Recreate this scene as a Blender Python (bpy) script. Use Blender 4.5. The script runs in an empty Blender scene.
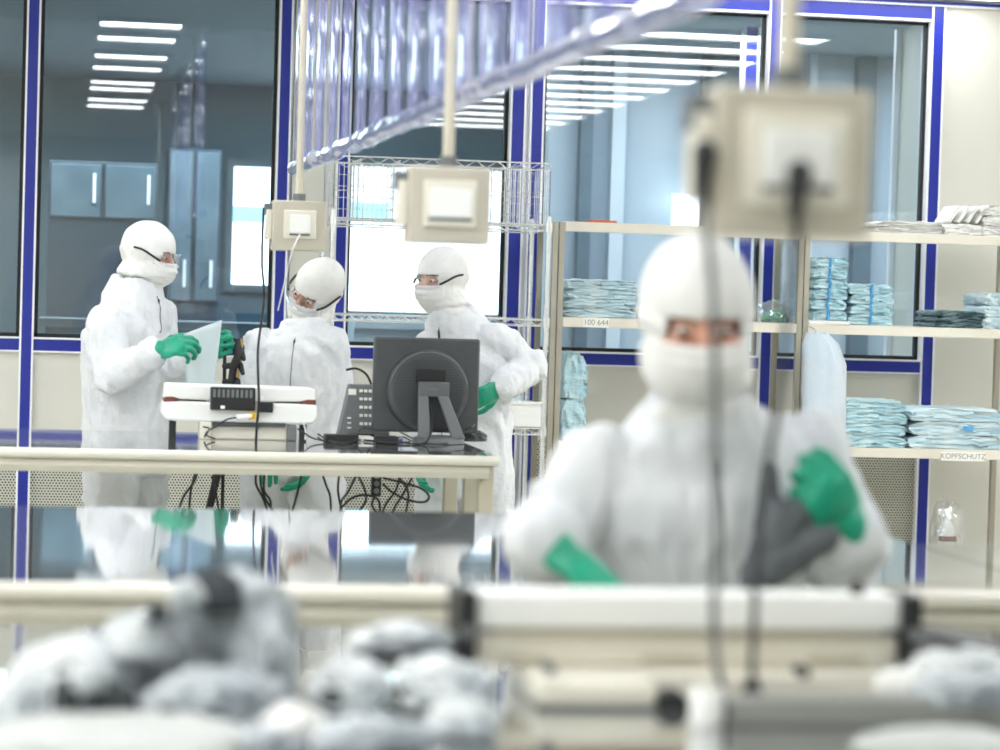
import bpy, bmesh, math, random
from mathutils import Vector, Matrix, noise, Quaternion
from mathutils.bvhtree import BVHTree

random.seed(7)
scene = bpy.context.scene
COL = scene.collection
PI = math.pi

# ------------------------------------------------------------------ camera (room axes: X along the window wall, Y into the room, Z up)
F_PX, CAM_Z = 2600.0, 1.53
YAW, PITCH, ROLL = math.radians(9.67), math.radians(1.72), 0.0295
CAM = Vector((0, 0, CAM_Z))
FWD = Vector((math.sin(YAW) * math.cos(PITCH), math.cos(YAW) * math.cos(PITCH), -math.sin(PITCH)))
R0 = Vector((math.cos(YAW), -math.sin(YAW), 0))
U0 = R0.cross(FWD)
RIGHT = R0 * math.cos(ROLL) + U0 * math.sin(ROLL)
UP = U0 * math.cos(ROLL) - R0 * math.sin(ROLL)

def ray(px, py):
    return FWD + RIGHT * ((px - 500) / F_PX) + UP * ((375 - py) / F_PX)
def W(px, py, y):
    """measured point of the photo -> the place in the room at depth y"""
    d = ray(px, py)
    return CAM + d * (y / d.y)
def WZ(px, py, z):
    d = ray(px, py)
    return CAM + d * ((z - CAM_Z) / d.z)

cam_data = bpy.data.cameras.new('camera')
cam = bpy.data.objects.new('camera', cam_data)
COL.objects.link(cam)
cam.matrix_world = Matrix((
    (RIGHT.x, UP.x, -FWD.x, 0), (RIGHT.y, UP.y, -FWD.y, 0), (RIGHT.z, UP.z, -FWD.z, CAM_Z), (0, 0, 0, 1)))
cam_data.sensor_width = 36
cam_data.lens = F_PX * 36 / 1000
cam_data.clip_start, cam_data.clip_end = 0.1, 100
cam_data.dof.use_dof = True
cam_data.dof.focus_distance = 11.0
cam_data.dof.aperture_fstop = 2.9
scene.camera = cam
scene.view_settings.view_transform = 'Standard'
scene.view_settings.look = 'None'
scene.view_settings.gamma = 1
scene.view_settings.exposure = 0.80
scene.view_settings.use_curve_mapping = False
scene.cycles.transparent_max_bounces = 24
scene.cycles.max_bounces = 10
scene.cycles.sample_clamp_indirect = 6

# ------------------------------------------------------------------ materials
def lin(c):
    return tuple((x / 12.92 if x <= 0.04045 else ((x + 0.055) / 1.055) ** 2.4) for x in (v / 255 for v in c))
def rgba(c):
    return (*lin(c), 1)

def pbr(name, c, rough=0.5, metal=0.0, c2=None, nscale=8.0, stretch=(1, 1, 1), bump=0.0, bscale=60.0, spec=0.5, alpha=1.0, trans=0.0, sub=0.0):
    m = bpy.data.materials.new(name); m.use_nodes = True
    nt = m.node_tree; b = nt.nodes['Principled BSDF']
    b.inputs['Base Color'].default_value = rgba(c)
    b.inputs['Roughness'].default_value = rough
    b.inputs['Metallic'].default_value = metal
    b.inputs['Specular IOR Level'].default_value = spec
    b.inputs['Alpha'].default_value = alpha
    b.inputs['Transmission Weight'].default_value = trans
    tc = nt.nodes.new('ShaderNodeTexCoord')
    mp = nt.nodes.new('ShaderNodeMapping'); mp.inputs['Scale'].default_value = stretch
    nt.links.new(tc.outputs['Object'], mp.inputs['Vector'])
    if c2 is not None:
        n = nt.nodes.new('ShaderNodeTexNoise'); n.inputs['Scale'].default_value = nscale; n.inputs['Detail'].default_value = 4
        nt.links.new(mp.outputs[0], n.inputs['Vector'])
        r = nt.nodes.new('ShaderNodeValToRGB')
        r.color_ramp.elements[0].position, r.color_ramp.elements[1].position = 0.38, 0.62
        r.color_ramp.elements[0].color = rgba(c); r.color_ramp.elements[1].color = rgba(c2)
        nt.links.new(n.outputs['Fac'], r.inputs[0]); nt.links.new(r.outputs[0], b.inputs['Base Color'])
    if bump:
        n = nt.nodes.new('ShaderNodeTexNoise'); n.inputs['Scale'].default_value = bscale; n.inputs['Detail'].default_value = 3
        nt.links.new(mp.outputs[0], n.inputs['Vector'])
        bp = nt.nodes.new('ShaderNodeBump'); bp.inputs['Strength'].default_value = bump; bp.inputs['Distance'].default_value = 0.015
        nt.links.new(n.outputs['Fac'], bp.inputs['Height']); nt.links.new(bp.outputs[0], b.inputs['Normal'])
    return m

def glassy(name, tint, refl, tint2=None, diffuse=0.0, dcol=(255, 255, 255), rough=0.0, stretch=None, nscale=4.0):
    """see-through sheet: tinted transparency, a share of mirror reflection growing towards grazing, optional milky share"""
    m = bpy.data.materials.new(name); m.use_nodes = True
    nt = m.node_tree; nt.nodes.clear()
    out = nt.nodes.new('ShaderNodeOutputMaterial')
    tr = nt.nodes.new('ShaderNodeBsdfTransparent'); tr.inputs['Color'].default_value = (*tint, 1)
    gl = nt.nodes.new('ShaderNodeBsdfGlossy'); gl.inputs['Roughness'].default_value = rough
    gl.inputs['Color'].default_value = (1, 1, 1, 1)
    lw = nt.nodes.new('ShaderNodeLayerWeight'); lw.inputs['Blend'].default_value = 0.25
    mr = nt.nodes.new('ShaderNodeMapRange'); mr.inputs['To Min'].default_value = refl; mr.inputs['To Max'].default_value = min(1, refl + 0.5)
    nt.links.new(lw.outputs['Facing'], mr.inputs['Value'])
    cur = tr.outputs[0]
    if diffuse:
        df = nt.nodes.new('ShaderNodeBsdfDiffuse'); df.inputs['Color'].default_value = rgba(dcol)
        tl = nt.nodes.new('ShaderNodeBsdfTranslucent'); tl.inputs['Color'].default_value = rgba(dcol)
        ad = nt.nodes.new('ShaderNodeMixShader'); ad.inputs[0].default_value = 0.5
        nt.links.new(df.outputs[0], ad.inputs[1]); nt.links.new(tl.outputs[0], ad.inputs[2])
        mx = nt.nodes.new('ShaderNodeMixShader'); mx.inputs[0].default_value = diffuse
        if stretch:
            tc = nt.nodes.new('ShaderNodeTexCoord'); mp = nt.nodes.new('ShaderNodeMapping'); mp.inputs['Scale'].default_value = stretch
            n = nt.nodes.new('ShaderNodeTexNoise'); n.inputs['Scale'].default_value = nscale; n.inputs['Detail'].default_value = 5
            m2 = nt.nodes.new('ShaderNodeMapRange'); m2.inputs['From Min'].default_value = 0.4; m2.inputs['From Max'].default_value = 0.7
            m2.inputs['To Min'].default_value = diffuse * 0.35; m2.inputs['To Max'].default_value = min(1, diffuse * 2.2)
            nt.links.new(tc.outputs['Object'], mp.inputs[0]); nt.links.new(mp.outputs[0], n.inputs['Vector'])
            nt.links.new(n.outputs['Fac'], m2.inputs['Value']); nt.links.new(m2.outputs[0], mx.inputs[0])
        nt.links.new(cur, mx.inputs[1]); nt.links.new(ad.outputs[0], mx.inputs[2]); cur = mx.outputs[0]
    mg = nt.nodes.new('ShaderNodeMixShader')
    nt.links.new(mr.outputs[0], mg.inputs[0]); nt.links.new(cur, mg.inputs[1]); nt.links.new(gl.outputs[0], mg.inputs[2])
    nt.links.new(mg.outputs[0], out.inputs['Surface'])
    return m

def glow(name, c, s):
    m = bpy.data.materials.new(name); m.use_nodes = True
    b = m.node_tree.nodes['Principled BSDF']
    b.inputs['Base Color'].default_value = rgba(c)
    b.inputs['Emission Color'].default_value = rgba(c); b.inputs['Emission Strength'].default_value = s
    return m

def perforated(name, c, hole, pitch):
    """sheet metal with staggered rows of round holes (a pattern of the panel itself)"""
    m = pbr(name, c, 0.55)
    nt = m.node_tree; b = nt.nodes['Principled BSDF']
    tc = nt.nodes.new('ShaderNodeTexCoord'); sp = nt.nodes.new('ShaderNodeSeparateXYZ')
    nt.links.new(tc.outputs['Object'], sp.inputs[0])
    def mth(op, a, bb=None):
        n = nt.nodes.new('ShaderNodeMath'); n.operation = op
        for i, v in enumerate((a, bb)):
            if v is None: continue
            if isinstance(v, (int, float)): n.inputs[i].default_value = v
            else: nt.links.new(v, n.inputs[i])
        return n.outputs[0]
    row = mth('DIVIDE', sp.outputs['Z'], pitch * 0.87)
    half = mth('MULTIPLY', mth('MODULO', mth('FLOOR', row), 2.0), 0.5)
    cx = mth('SUBTRACT', mth('FRACT', mth('ADD', mth('DIVIDE', sp.outputs['X'], pitch), half)), 0.5)
    cz = mth('MULTIPLY', mth('SUBTRACT', mth('FRACT', row), 0.5), 0.87)
    d = mth('SQRT', mth('ADD', mth('MULTIPLY', cx, cx), mth('MULTIPLY', cz, cz)))
    inside = mth('LESS_THAN', d, 0.30)
    mx = nt.nodes.new('ShaderNodeMix'); mx.data_type = 'RGBA'
    mx.inputs[6].default_value = rgba(c); mx.inputs[7].default_value = rgba(hole)
    nt.links.new(inside, mx.inputs[0]); nt.links.new(mx.outputs[2], b.inputs['Base Color'])
    return m

M = dict(
    floor=pbr('floor_epoxy', (196, 196, 184), 0.12, c2=(190, 191, 180), nscale=1.5),
    ceil=pbr('ceiling_white', (226, 228, 226), 0.6),
    wall=pbr('wall_cream', (224, 222, 212), 0.5, c2=(220, 218, 208), nscale=1.2),
    perf=perforated('perforated_sheet', (208, 207, 194), (34, 36, 34), 0.0155),
    blue=pbr('blue_enamel', (26, 42, 150), 0.35, c2=(30, 46, 156), nscale=3),
    silver=pbr('silver_edge', (246, 247, 252), 0.35),
    gasket=pbr('black_gasket', (18, 22, 22), 0.6),
    glass=glassy('window_glass', (0.84, 0.90, 0.915), 0.075),
    steel=pbr('polished_steel', (214, 216, 216), 0.045, 0.92, bump=0.02, bscale=3),
    lip=pbr('cream_table_edge', (224, 220, 206), 0.35),
    legs=pbr('cream_leg', (190, 184, 164), 0.4),
    apron=pbr('table_apron', (202, 198, 182), 0.4),
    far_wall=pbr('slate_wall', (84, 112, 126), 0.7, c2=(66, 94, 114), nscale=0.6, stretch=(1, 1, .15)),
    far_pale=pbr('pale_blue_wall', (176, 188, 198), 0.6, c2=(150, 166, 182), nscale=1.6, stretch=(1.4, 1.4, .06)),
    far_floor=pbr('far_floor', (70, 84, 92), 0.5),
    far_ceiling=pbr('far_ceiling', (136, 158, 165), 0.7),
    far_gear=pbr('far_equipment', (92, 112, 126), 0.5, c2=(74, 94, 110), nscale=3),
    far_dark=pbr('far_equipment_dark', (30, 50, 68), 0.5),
    daylight=glow('daylight', (236, 246, 255), 2.4),
    cyan=glow('cyan_daylight', (150, 226, 236), 1.3),
    beige=pbr('beige_enamel', (196, 189, 173), 0.4, c2=(191, 185, 169), nscale=4),
    beige_dark=pbr('beige_seam', (150, 142, 124), 0.5),
    rod=pbr('cream_rod', (206, 199, 180), 0.4),
    white_plastic=pbr('white_plastic', (238, 238, 234), 0.35),
    cream_plastic=pbr('cream_plastic', (226, 221, 206), 0.4),
    grey_plastic=pbr('grey_plastic', (110, 114, 114), 0.45),
    dark_grey=pbr('monitor_grey', (74, 77, 79), 0.45, c2=(69, 72, 74), nscale=20),
    mid_grey=pbr('stand_grey', (104, 107, 108), 0.4),
    black=pbr('black_plastic', (26, 27, 28), 0.45),
    cable=pbr('black_cable', (24, 25, 26), 0.5),
    wcable=pbr('white_cable', (228, 228, 224), 0.5),
    yellow=pbr('yellow_connector', (204, 160, 40), 0.5),
    redbrown=pbr('red_brown_fabric', (120, 66, 56), 0.8),
    chrome=pbr('chrome_wire', (240, 241, 243), 0.25, 0.8),
    shelf=pbr('shelf_cream', (226, 220, 206), 0.45, c2=(221, 213, 197), nscale=2.5),
    far_post=pbr('far_post', (196, 207, 216), 0.6),
    groove=pbr('vent_shadow', (58, 61, 63), 0.6),
    gcable=pbr('grey_cable', (92, 94, 96), 0.5),
    upright=pbr('shelf_upright', (176, 170, 154), 0.35, 0.3),
    label=pbr('label_white', (240, 238, 230), 0.5),
    ink=pbr('label_ink', (150, 148, 142), 0.6),
    suit=pbr('cleanroom_fabric', (222, 223, 224), 0.75, c2=(214, 216, 219), nscale=9, bump=0.45, bscale=34, spec=0.2),
    suit_front=pbr('cleanroom_fabric_soft', (218, 220, 221), 0.8, c2=(208, 211, 214), nscale=6, bump=0.2, bscale=22, spec=0.2),
    hood=pbr('hood_fabric', (230, 229, 225), 0.8, c2=(222, 221, 217), nscale=14, bump=0.2, bscale=30, spec=0.2),
    skin=pbr('skin', (218, 164, 140), 0.5, c2=(208, 150, 126), nscale=10),
    eye_white=pbr('eye_white', (230, 226, 222), 0.2),
    iris=pbr('iris_dark', (44, 30, 24), 0.2),
    brow=pbr('eyebrow', (60, 42, 34), 0.8),
    glove=pbr('green_nitrile', (0, 156, 122), 0.42, c2=(0, 140, 108), nscale=12, bump=0.15, bscale=40),
    lens=glassy('clear_lens', (0.93, 0.95, 0.97), 0.10),
    paper=glassy('paper_sheet', (0.9, 0.95, 0.97), 0.02, diffuse=0.72, dcol=(232, 240, 242), rough=0.4),
    curtain=glassy('clear_vinyl', (0.76, 0.78, 0.95), 0.12, diffuse=0.34, dcol=(196, 198, 252), rough=0.06, stretch=(1, 5, .12), nscale=6),
    hem=glassy('vinyl_hem', (0.75, 0.78, 0.92), 0.32, diffuse=0.42, dcol=(214, 216, 244), rough=0.12),
    film=glassy('clear_film', (0.95, 0.96, 0.97), 0.16, diffuse=0.10, dcol=(236, 240, 242), rough=0.12),
    gown=pbr('light_blue_gown', (204, 228, 232), 0.4, c2=(172, 210, 220), nscale=9, stretch=(1, 1, 3), bump=0.5, bscale=35),
    gown2=pbr('pale_blue_gown', (216, 231, 234), 0.4, c2=(186, 214, 224), nscale=7, stretch=(1, 1, 4), bump=0.4, bscale=25),
    teal_pack=pbr('dark_teal_fabric', (124, 150, 156), 0.5, c2=(82, 108, 116), nscale=12, stretch=(1, 1, 4), bump=0.4, bscale=30),
    tape=pbr('blue_tape', (76, 158, 214), 0.5),
    white_cloth=pbr('white_cloth', (238, 237, 232), 0.8, c2=(226, 226, 222), nscale=10, bump=0.3, bscale=30),
    bag_pale=pbr('crumpled_pale', (220, 222, 220), 0.28, c2=(172, 179, 183), nscale=9, bump=0.5, bscale=18),
    bag_grey=pbr('crumpled_grey', (198, 203, 206), 0.28, c2=(130, 138, 144), nscale=9, bump=0.5, bscale=18),
    bag_dark=pbr('dark_grey_fabric', (58, 64, 68), 0.6, c2=(40, 46, 50), nscale=6, bump=0.5, bscale=18),
    held=pbr('slate_grey_fabric', (84, 88, 92), 0.6, c2=(96, 101, 105), nscale=12, bump=0.3, bscale=30),
    cream_cloth=pbr('cream_cloth', (190, 192, 188), 0.7, bump=0.3, bscale=14),
    rail_grey=pbr('grey_bar', (160, 161, 156), 0.35, 0.4),
    light=glow('light_diffuser', (250, 252, 255), 9.0),
    brass=pbr('brass', (176, 150, 96), 0.35, 0.7),
    orange=pbr('orange_card', (214, 96, 44), 0.6),
    brown=pbr('brown_card', (150, 112, 72), 0.7),
    darkblue=pbr('navy_fabric', (34, 46, 84), 0.7),
)

# ------------------------------------------------------------------ mesh helpers
def tag(o, label=None, cat=None, group=None, kind=None):
    if label: o['label'] = label
    if cat: o['category'] = cat
    if group: o['group'] = group
    if kind: o['kind'] = kind
    return o

WLOC = {}
def thing(name, label, cat, loc, group=None):
    o = bpy.data.objects.new(name, None); COL.objects.link(o)
    o.location = loc; o.empty_display_size = 0.05
    WLOC[o.name] = Vector(loc)
    return tag(o, label, cat, group)

class MB:
    """collects shapes in world coordinates; build() links them as one mesh object"""
    def __init__(s): s.v = []; s.f = []
    def add(s, vs, fs):
        n = len(s.v); s.v += [Vector(p) for p in vs]; s.f += [tuple(i + n for i in f) for f in fs]; return s
    def box(s, lo, hi):
        (a, b, c), (d, e, g) = lo, hi
        return s.add([(a,b,c),(d,b,c),(d,e,c),(a,e,c),(a,b,g),(d,b,g),(d,e,g),(a,e,g)],
                     [(0,3,2,1),(4,5,6,7),(0,1,5,4),(1,2,6,5),(2,3,7,6),(3,0,4,7)])
    def obox(s, c, sx, sy, sz, X=(1,0,0), Y=(0,1,0), Z=(0,0,1)):
        c, X, Y, Z = map(Vector, (c, X, Y, Z)); X = X.normalized()*sx/2; Y = Y.normalized()*sy/2; Z = Z.normalized()*sz/2
        return s.add([c-X-Y-Z, c+X-Y-Z, c+X+Y-Z, c-X+Y-Z, c-X-Y+Z, c+X-Y+Z, c+X+Y+Z, c-X+Y+Z],
                     [(0,3,2,1),(4,5,6,7),(0,1,5,4),(1,2,6,5),(2,3,7,6),(3,0,4,7)])
    def prism(s, pts, y0, y1):
        """pts: (x, z) outline, extruded along Y"""
        n = len(pts)
        vs = [(x, y0, z) for x, z in pts] + [(x, y1, z) for x, z in pts]
        return s.add(vs, [tuple(range(n)), tuple(range(2*n-1, n-1, -1))] + [(i, i+n, (i+1) % n + n, (i+1) % n) for i in range(n)])
    def prismx(s, pts, x0, x1):
        """pts: (y, z) outline, extruded along X"""
        n = len(pts)
        vs = [(x0, y, z) for y, z in pts] + [(x1, y, z) for y, z in pts]
        return s.add(vs, [tuple(range(n)), tuple(range(2*n-1, n-1, -1))] + [(i, i+n, (i+1) % n + n, (i+1) % n) for i in range(n)])
    def tube(s, path, r, n=8, closed=False):
        path = [Vector(p) for p in path]; k = len(path)
        rr = r if isinstance(r, (list, tuple)) else [r] * k
        vs, fs = [], []
        prev = None
        for i, p in enumerate(path):
            t = (path[min(i+1, k-1)] - path[max(i-1, 0)])
            t = t.normalized() if t.length > 1e-9 else Vector((0, 0, 1))
            if prev is None:
                a = t.cross(Vector((0, 0, 1)) if abs(t.z) < 0.9 else Vector((1, 0, 0))).normalized()
            else:
                a = (prev - t * prev.dot(t)).normalized()
            prev = a; b = t.cross(a)
            for j in range(n):
                g = 2*PI*j/n
                vs.append(p + (a*math.cos(g) + b*math.sin(g)) * rr[i])
        for i in range(k-1):
            for j in range(n):
                fs.append((i*n+j, i*n+(j+1) % n, (i+1)*n+(j+1) % n, (i+1)*n+j))
        fs.append(tuple(range(n-1, -1, -1))); fs.append(tuple((k-1)*n+j for j in range(n)))
        return s.add(vs, fs)
    def capsule(s, a, b, ra, rb, n=14, m=4):
        a, b = Vector(a), Vector(b); t = b - a; L = t.length
        if L < 1e-6: t = Vector((0, 0, 1)); L = 1e-6
        t = t / L
        path, rr = [], []
        for i in range(m+1):
            g = PI/2 * (1 - i/m); path.append(a - t * ra * math.sin(g)); rr.append(max(ra*math.cos(g), 1e-4))
        for i in range(m+1):
            g = PI/2 * i/m; path.append(b + t * rb * math.sin(g)); rr.append(max(rb*math.cos(g), 1e-4))
        return s.tube(path, rr, n)
    def ellipsoid(s, c, X, Y, Z, n=20, m=12):
        c, X, Y, Z = map(Vector, (c, X, Y, Z)); vs, fs = [], []
        vs.append(c - Z)
        for i in range(1, m):
            g = -PI/2 + PI*i/m
            for j in range(n):
                q = 2*PI*j/n
                vs.append(c + X*math.cos(g)*math.cos(q) + Y*math.cos(g)*math.sin(q) + Z*math.sin(g))
        vs.append(c + Z); k = len(vs)-1
        for j in range(n):
            fs.append((0, 1+(j+1) % n, 1+j))
            for i in range(m-2):
                fs.append((1+i*n+j, 1+i*n+(j+1) % n, 1+(i+1)*n+(j+1) % n, 1+(i+1)*n+j))
            fs.append((k, 1+(m-2)*n+j, 1+(m-2)*n+(j+1) % n))
        return s.add(vs, fs)
    def loft(s, secs, n=24):
        """secs: (centre, half-axis A, half-axis B)"""
        vs, fs = [], []
        for c, A, B in secs:
            for j in range(n):
                q = 2*PI*j/n
                vs.append(Vector(c) + Vector(A)*math.cos(q) + Vector(B)*math.sin(q))
        k = len(secs)
        for i in range(k-1):
            for j in range(n):
                fs.append((i*n+j, i*n+(j+1) % n, (i+1)*n+(j+1) % n, (i+1)*n+j))
        fs.append(tuple(range(n-1, -1, -1))); fs.append(tuple((k-1)*n+j for j in range(n)))
        return s.add(vs, fs)
    def disc(s, c, axis, r, h, n=20):
        a = Vector(axis).normalized()*h/2
        return s.tube([Vector(c)-a, Vector(c)+a], r, n)
    def mesh(s, name='m'):
        me = bpy.data.meshes.new(name); me.from_pydata([tuple(p) for p in s.v], [], s.f)
        bm = bmesh.new(); bm.from_mesh(me); bmesh.ops.recalc_face_normals(bm, faces=bm.faces); bm.to_mesh(me); bm.free()
        me.update(); return me
    def build(s, name, mat, parent=None, bevel=0.0, smooth=True, angle=35, loc=None):
        return link_mesh(s.mesh(name), name, mat, parent, bevel, smooth, angle, loc)

def link_mesh(me, name, mat, parent=None, bevel=0.0, smooth=True, angle=35, loc=None):
    o = bpy.data.objects.new(name, me); COL.objects.link(o)
    if mat: me.materials.append(mat)
    if parent is not None:
        off = WLOC[parent.name]; o.parent = parent
        me.transform(Matrix.Translation(-off)); WLOC[o.name] = off
    else:
        if loc is None:
            xs = [v.co for v in me.vertices]
            lo = Vector((min(p[i] for p in xs) for i in range(3))); hi = Vector((max(p[i] for p in xs) for i in range(3)))
            loc = Vector(((lo.x+hi.x)/2, (lo.y+hi.y)/2, lo.z))
        me.transform(Matrix.Translation(-Vector(loc))); o.location = loc; WLOC[o.name] = Vector(loc)
    if smooth:
        me.shade_smooth(); me.set_sharp_from_angle(angle=math.radians(angle))
    if bevel:
        b = o.modifiers.new('edge', 'BEVEL'); b.width = bevel; b.segments = 2; b.limit_method = 'ANGLE'; b.angle_limit = math.radians(40)
    return o

def structure(mb, name, mat, bevel=0.0):
    return tag(mb.build(name, mat, bevel=bevel), kind='structure')

def box(lo, hi): return MB().box(lo, hi)
def bez(pts, n=10):
    """smooth curve through points"""
    P = [Vector(p) for p in pts]; out = []
    for i in range(len(P)-1):
        a, b, c, d = P[max(i-1, 0)], P[i], P[i+1], P[min(i+2, len(P)-1)]
        for j in range(n):
            t = j/n
            out.append(0.5*((2*b) + (c-a)*t + (2*a-5*b+4*c-d)*t*t + (3*b-a-3*c+d)*t*t*t))
    out.append(P[-1]); return out

def dup(root, loc, label=None, group=None):
    r = root.copy(); COL.objects.link(r); r.location = loc; WLOC[r.name] = Vector(loc)
    if label: r['label'] = label
    if group: r['group'] = group
    for ch in list(root.children):
        c = ch.copy(); COL.objects.link(c); c.parent = r
        for g in list(ch.children):
            d = g.copy(); COL.objects.link(d); d.parent = c
    return r

def remesh(mb, voxel, smooth=4, factor=0.5):
    """one continuous skin over overlapping shapes"""
    me = mb.mesh('tmp'); o = bpy.data.objects.new('tmp', me); COL.objects.link(o)
    r = o.modifiers.new('r', 'REMESH'); r.mode = 'VOXEL'; r.voxel_size = voxel; r.use_smooth_shade = True
    if smooth:
        s = o.modifiers.new('s', 'SMOOTH'); s.factor = factor; s.iterations = smooth
    dg = bpy.context.evaluated_depsgraph_get(); dg.update()
    out = bpy.data.meshes.new_from_object(o.evaluated_get(dg))
    bpy.data.objects.remove(o); bpy.data.meshes.remove(me)
    return out

def wrinkle(me, amp, fx=7.0, fz=3.0, seed=0.0, octaves=2, mask=None):
    """soft cloth folds pushed along the normals"""
    for k in range(octaves):
        s = 1.0 if k == 0 else 2.3; a = amp if k == 0 else amp*0.45
        nr = [v.normal.copy() for v in me.vertices]
        for v, n in zip(me.vertices, nr):
            p = v.co
            w = noise.noise(p*2.5 + Vector((seed, 3, 1)))
            q = Vector((p.x*fx*s + w*1.5 + seed, p.y*fx*s + w*1.2, (p.z*fz + (p.x-p.y)*fx*0.35)*s + w*2))
            r = 1 - abs(noise.noise(q))*2.6
            m = mask(p) if mask else 1.0
            v.co = p + n * (a * m * max(-0.7, r))
    me.update()

def crumple(c, rx, ry, rz, amp=0.35, freq=3.2, seed=0, sub=5, flat=True, rot=0.0):
    """a crumpled bag or garment lying on a surface whose height is c.z"""
    bm = bmesh.new(); bmesh.ops.create_icosphere(bm, subdivisions=sub, radius=1)
    for v in bm.verts:
        p = v.co.copy(); n = p.normalized()
        o = Vector((seed*3.1, seed*1.7, seed*5.3))
        w = Vector((noise.noise(p*1.3+o), noise.noise(p*1.3+o+Vector((9, 2, 4))), noise.noise(p*1.3+o+Vector((1, 7, 3)))))
        q = p*freq*0.5 + w*1.1 + o
        r = (0.5-abs(noise.noise(q)))*1.0 + (0.4-abs(noise.noise(q*2.1+w)))*0.6 + (0.3-abs(noise.noise(q*4.7)))*0.25
        vd = noise.voronoi(q*1.7)[0]
        r = r*0.7 + (vd[0]-0.45)*0.9 + (vd[1]-vd[0])*0.35
        p = n*(1 + amp*r) + w*amp*0.6
        v.co = Vector((p.x*rx, p.y*ry, p.z*rz))
    R = Matrix.Rotation(rot, 3, 'Z')
    for v in bm.verts:
        z = v.co.z
        if flat and z < -rz*0.35: z = -rz*0.35 + (z + rz*0.35)*0.12
        q = R @ Vector((v.co.x, v.co.y, 0))
        v.co = Vector((c[0]+q.x, c[1]+q.y, z))
    lo = min(v.co.z for v in bm.verts)
    for v in bm.verts: v.co.z += c[2]-lo+0.001
    hx = max(abs(v.co.x-c[0]) for v in bm.verts); hy = max(abs(v.co.y-c[1]) for v in bm.verts); hz = max(v.co.z-c[2] for v in bm.verts)
    for v in bm.verts:
        v.co.x = c[0]+(v.co.x-c[0])*rx/hx; v.co.y = c[1]+(v.co.y-c[1])*ry/hy; v.co.z = c[2]+(v.co.z-c[2])*2*rz/hz
    me = bpy.data.meshes.new('crumple'); bm.to_mesh(me); bm.free(); return me
# ------------------------------------------------------------------ the room
WY = 13.1                       # window wall
CEIL = 3.17
XL, XR, YB = -4.6, 9.0, -3.0
def wx(px, y=250): return W(px, y, WY).x
SILL = W(40, 339, WY).z         # underside of the glass
BAR0 = W(40, 350.5, WY).z
HEAD = W(850, 18.3, WY).z       # top of the glass
structure(box((XL, YB, -0.1), (XR, WY+0.5, 0)), 'floor', M['floor'])
structure(box((XL, YB, CEIL), (XR, WY+0.5, CEIL+0.1)), 'ceiling', M['ceil'])
structure(box((XL-0.1, YB, 0), (XL, WY+0.5, CEIL)), 'wall_left', M['wall'])
structure(box((XR, YB, 0), (XR+0.1, WY+0.5, CEIL)), 'wall_right', M['wall'])
structure(box((XL, YB-0.1, 0), (XR, YB, CEIL)), 'wall_front', M['wall'])
XE = wx(935)                    # where the solid wall starts
GX0 = wx(290); GX1 = wx(334)
wb = MB().box((XL, WY, 0.80), (XE, WY+0.12, BAR0)).box((XL, WY, 0), (XE, WY+0.12, 0.10))
wb.box((XE, WY, 0), (XR, WY+0.12, CEIL)).box((XL, WY, HEAD+0.10), (XE, WY+0.12, CEIL))
wb.box((GX0, WY+0.001, SILL-0.02), (GX1, WY+0.12, HEAD+0.11))
structure(wb, 'wall_back', M['wall'])
structure(box((XL, WY+0.005, 0.10), (XE-0.02, WY+0.1, 0.80)), 'wall_back_grille', M['perf'])

cols = [(28.6, 10.5), (280, 10.5), (340, 10.5), (513, 13), (532, 11.5), (767, 11), (929, 11.5)]
n = 0
def column(px, w):
    global n
    n += 1
    x = wx(px); h = w/2/200*0.98
    o = structure(box((x-h, WY-0.035, 0.0), (x+h, WY+0.13, HEAD+0.078)), 'trim_%d' % n, M['blue'])
    for s in (-1, 1):
        a, b = sorted((x+s*(h-0.001), x+s*(h+0.009)))
        box((a, WY-0.037, 0.0), (b, WY+0.13, HEAD+0.078)).build('silver_edge_strip', M['silver'], o)
    return x, h
CX = [column(*c) for c in cols]
# sill and head bars between the columns, glass panes
spans = [(XL, CX[0][0]-CX[0][1]), (CX[0][0]+CX[0][1], CX[1][0]-CX[1][1]), (CX[2][0]+CX[2][1], CX[3][0]-CX[3][1]),
         (CX[4][0]+CX[4][1], CX[5][0]-CX[5][1]), (CX[5][0]+CX[5][1], CX[6][0]-CX[6][1])]
for i, (a, b) in enumerate(spans):
    a += 0.009; b -= 0.009
    n += 1
    o = structure(box((a, WY-0.03, BAR0), (b, WY+0.12, SILL)), 'trim_%d' % n, M['blue'])
    box((a, WY-0.034, SILL), (b, WY+0.06, SILL+0.009)).build('silver_edge_strip', M['silver'], o)
    box((a, WY-0.034, BAR0-0.008), (b, WY+0.06, BAR0)).build('silver_edge_strip', M['silver'], o)
    n += 1
    o = structure(box((a, WY-0.03, HEAD+0.012), (b, WY+0.12, HEAD+0.078)), 'trim_%d' % n, M['blue'])
    box((a, WY-0.034, HEAD), (b, WY+0.06, HEAD+0.012)).build('silver_edge_strip', M['silver'], o)
    g = tag(box((a+0.015, WY+0.04, SILL+0.02), (b-0.015, WY+0.05, HEAD-0.01)).build('window_%d' % (i+1), M['glass']), kind='structure')
    gk = MB().box((a, WY+0.02, SILL+0.009), (b, WY+0.055, SILL+0.028)).box((a, WY+0.02, HEAD-0.014), (b, WY+0.055, HEAD))
    gk.box((a, WY+0.02, SILL), (a+0.018, WY+0.055, HEAD)).box((b-0.018, WY+0.02, SILL), (b, WY+0.055, HEAD))
    gk.build('gasket', M['gasket'], g)
n += 1
structure(box((XL, WY-0.05, HEAD+0.078), (XR, WY, HEAD+0.088)), 'trim_%d' % n, M['silver'])
n += 1
structure(box((XL, WY-0.06, HEAD+0.088), (XR, WY, HEAD+0.102)), 'trim_%d' % n, M['blue'])
n += 1
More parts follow.
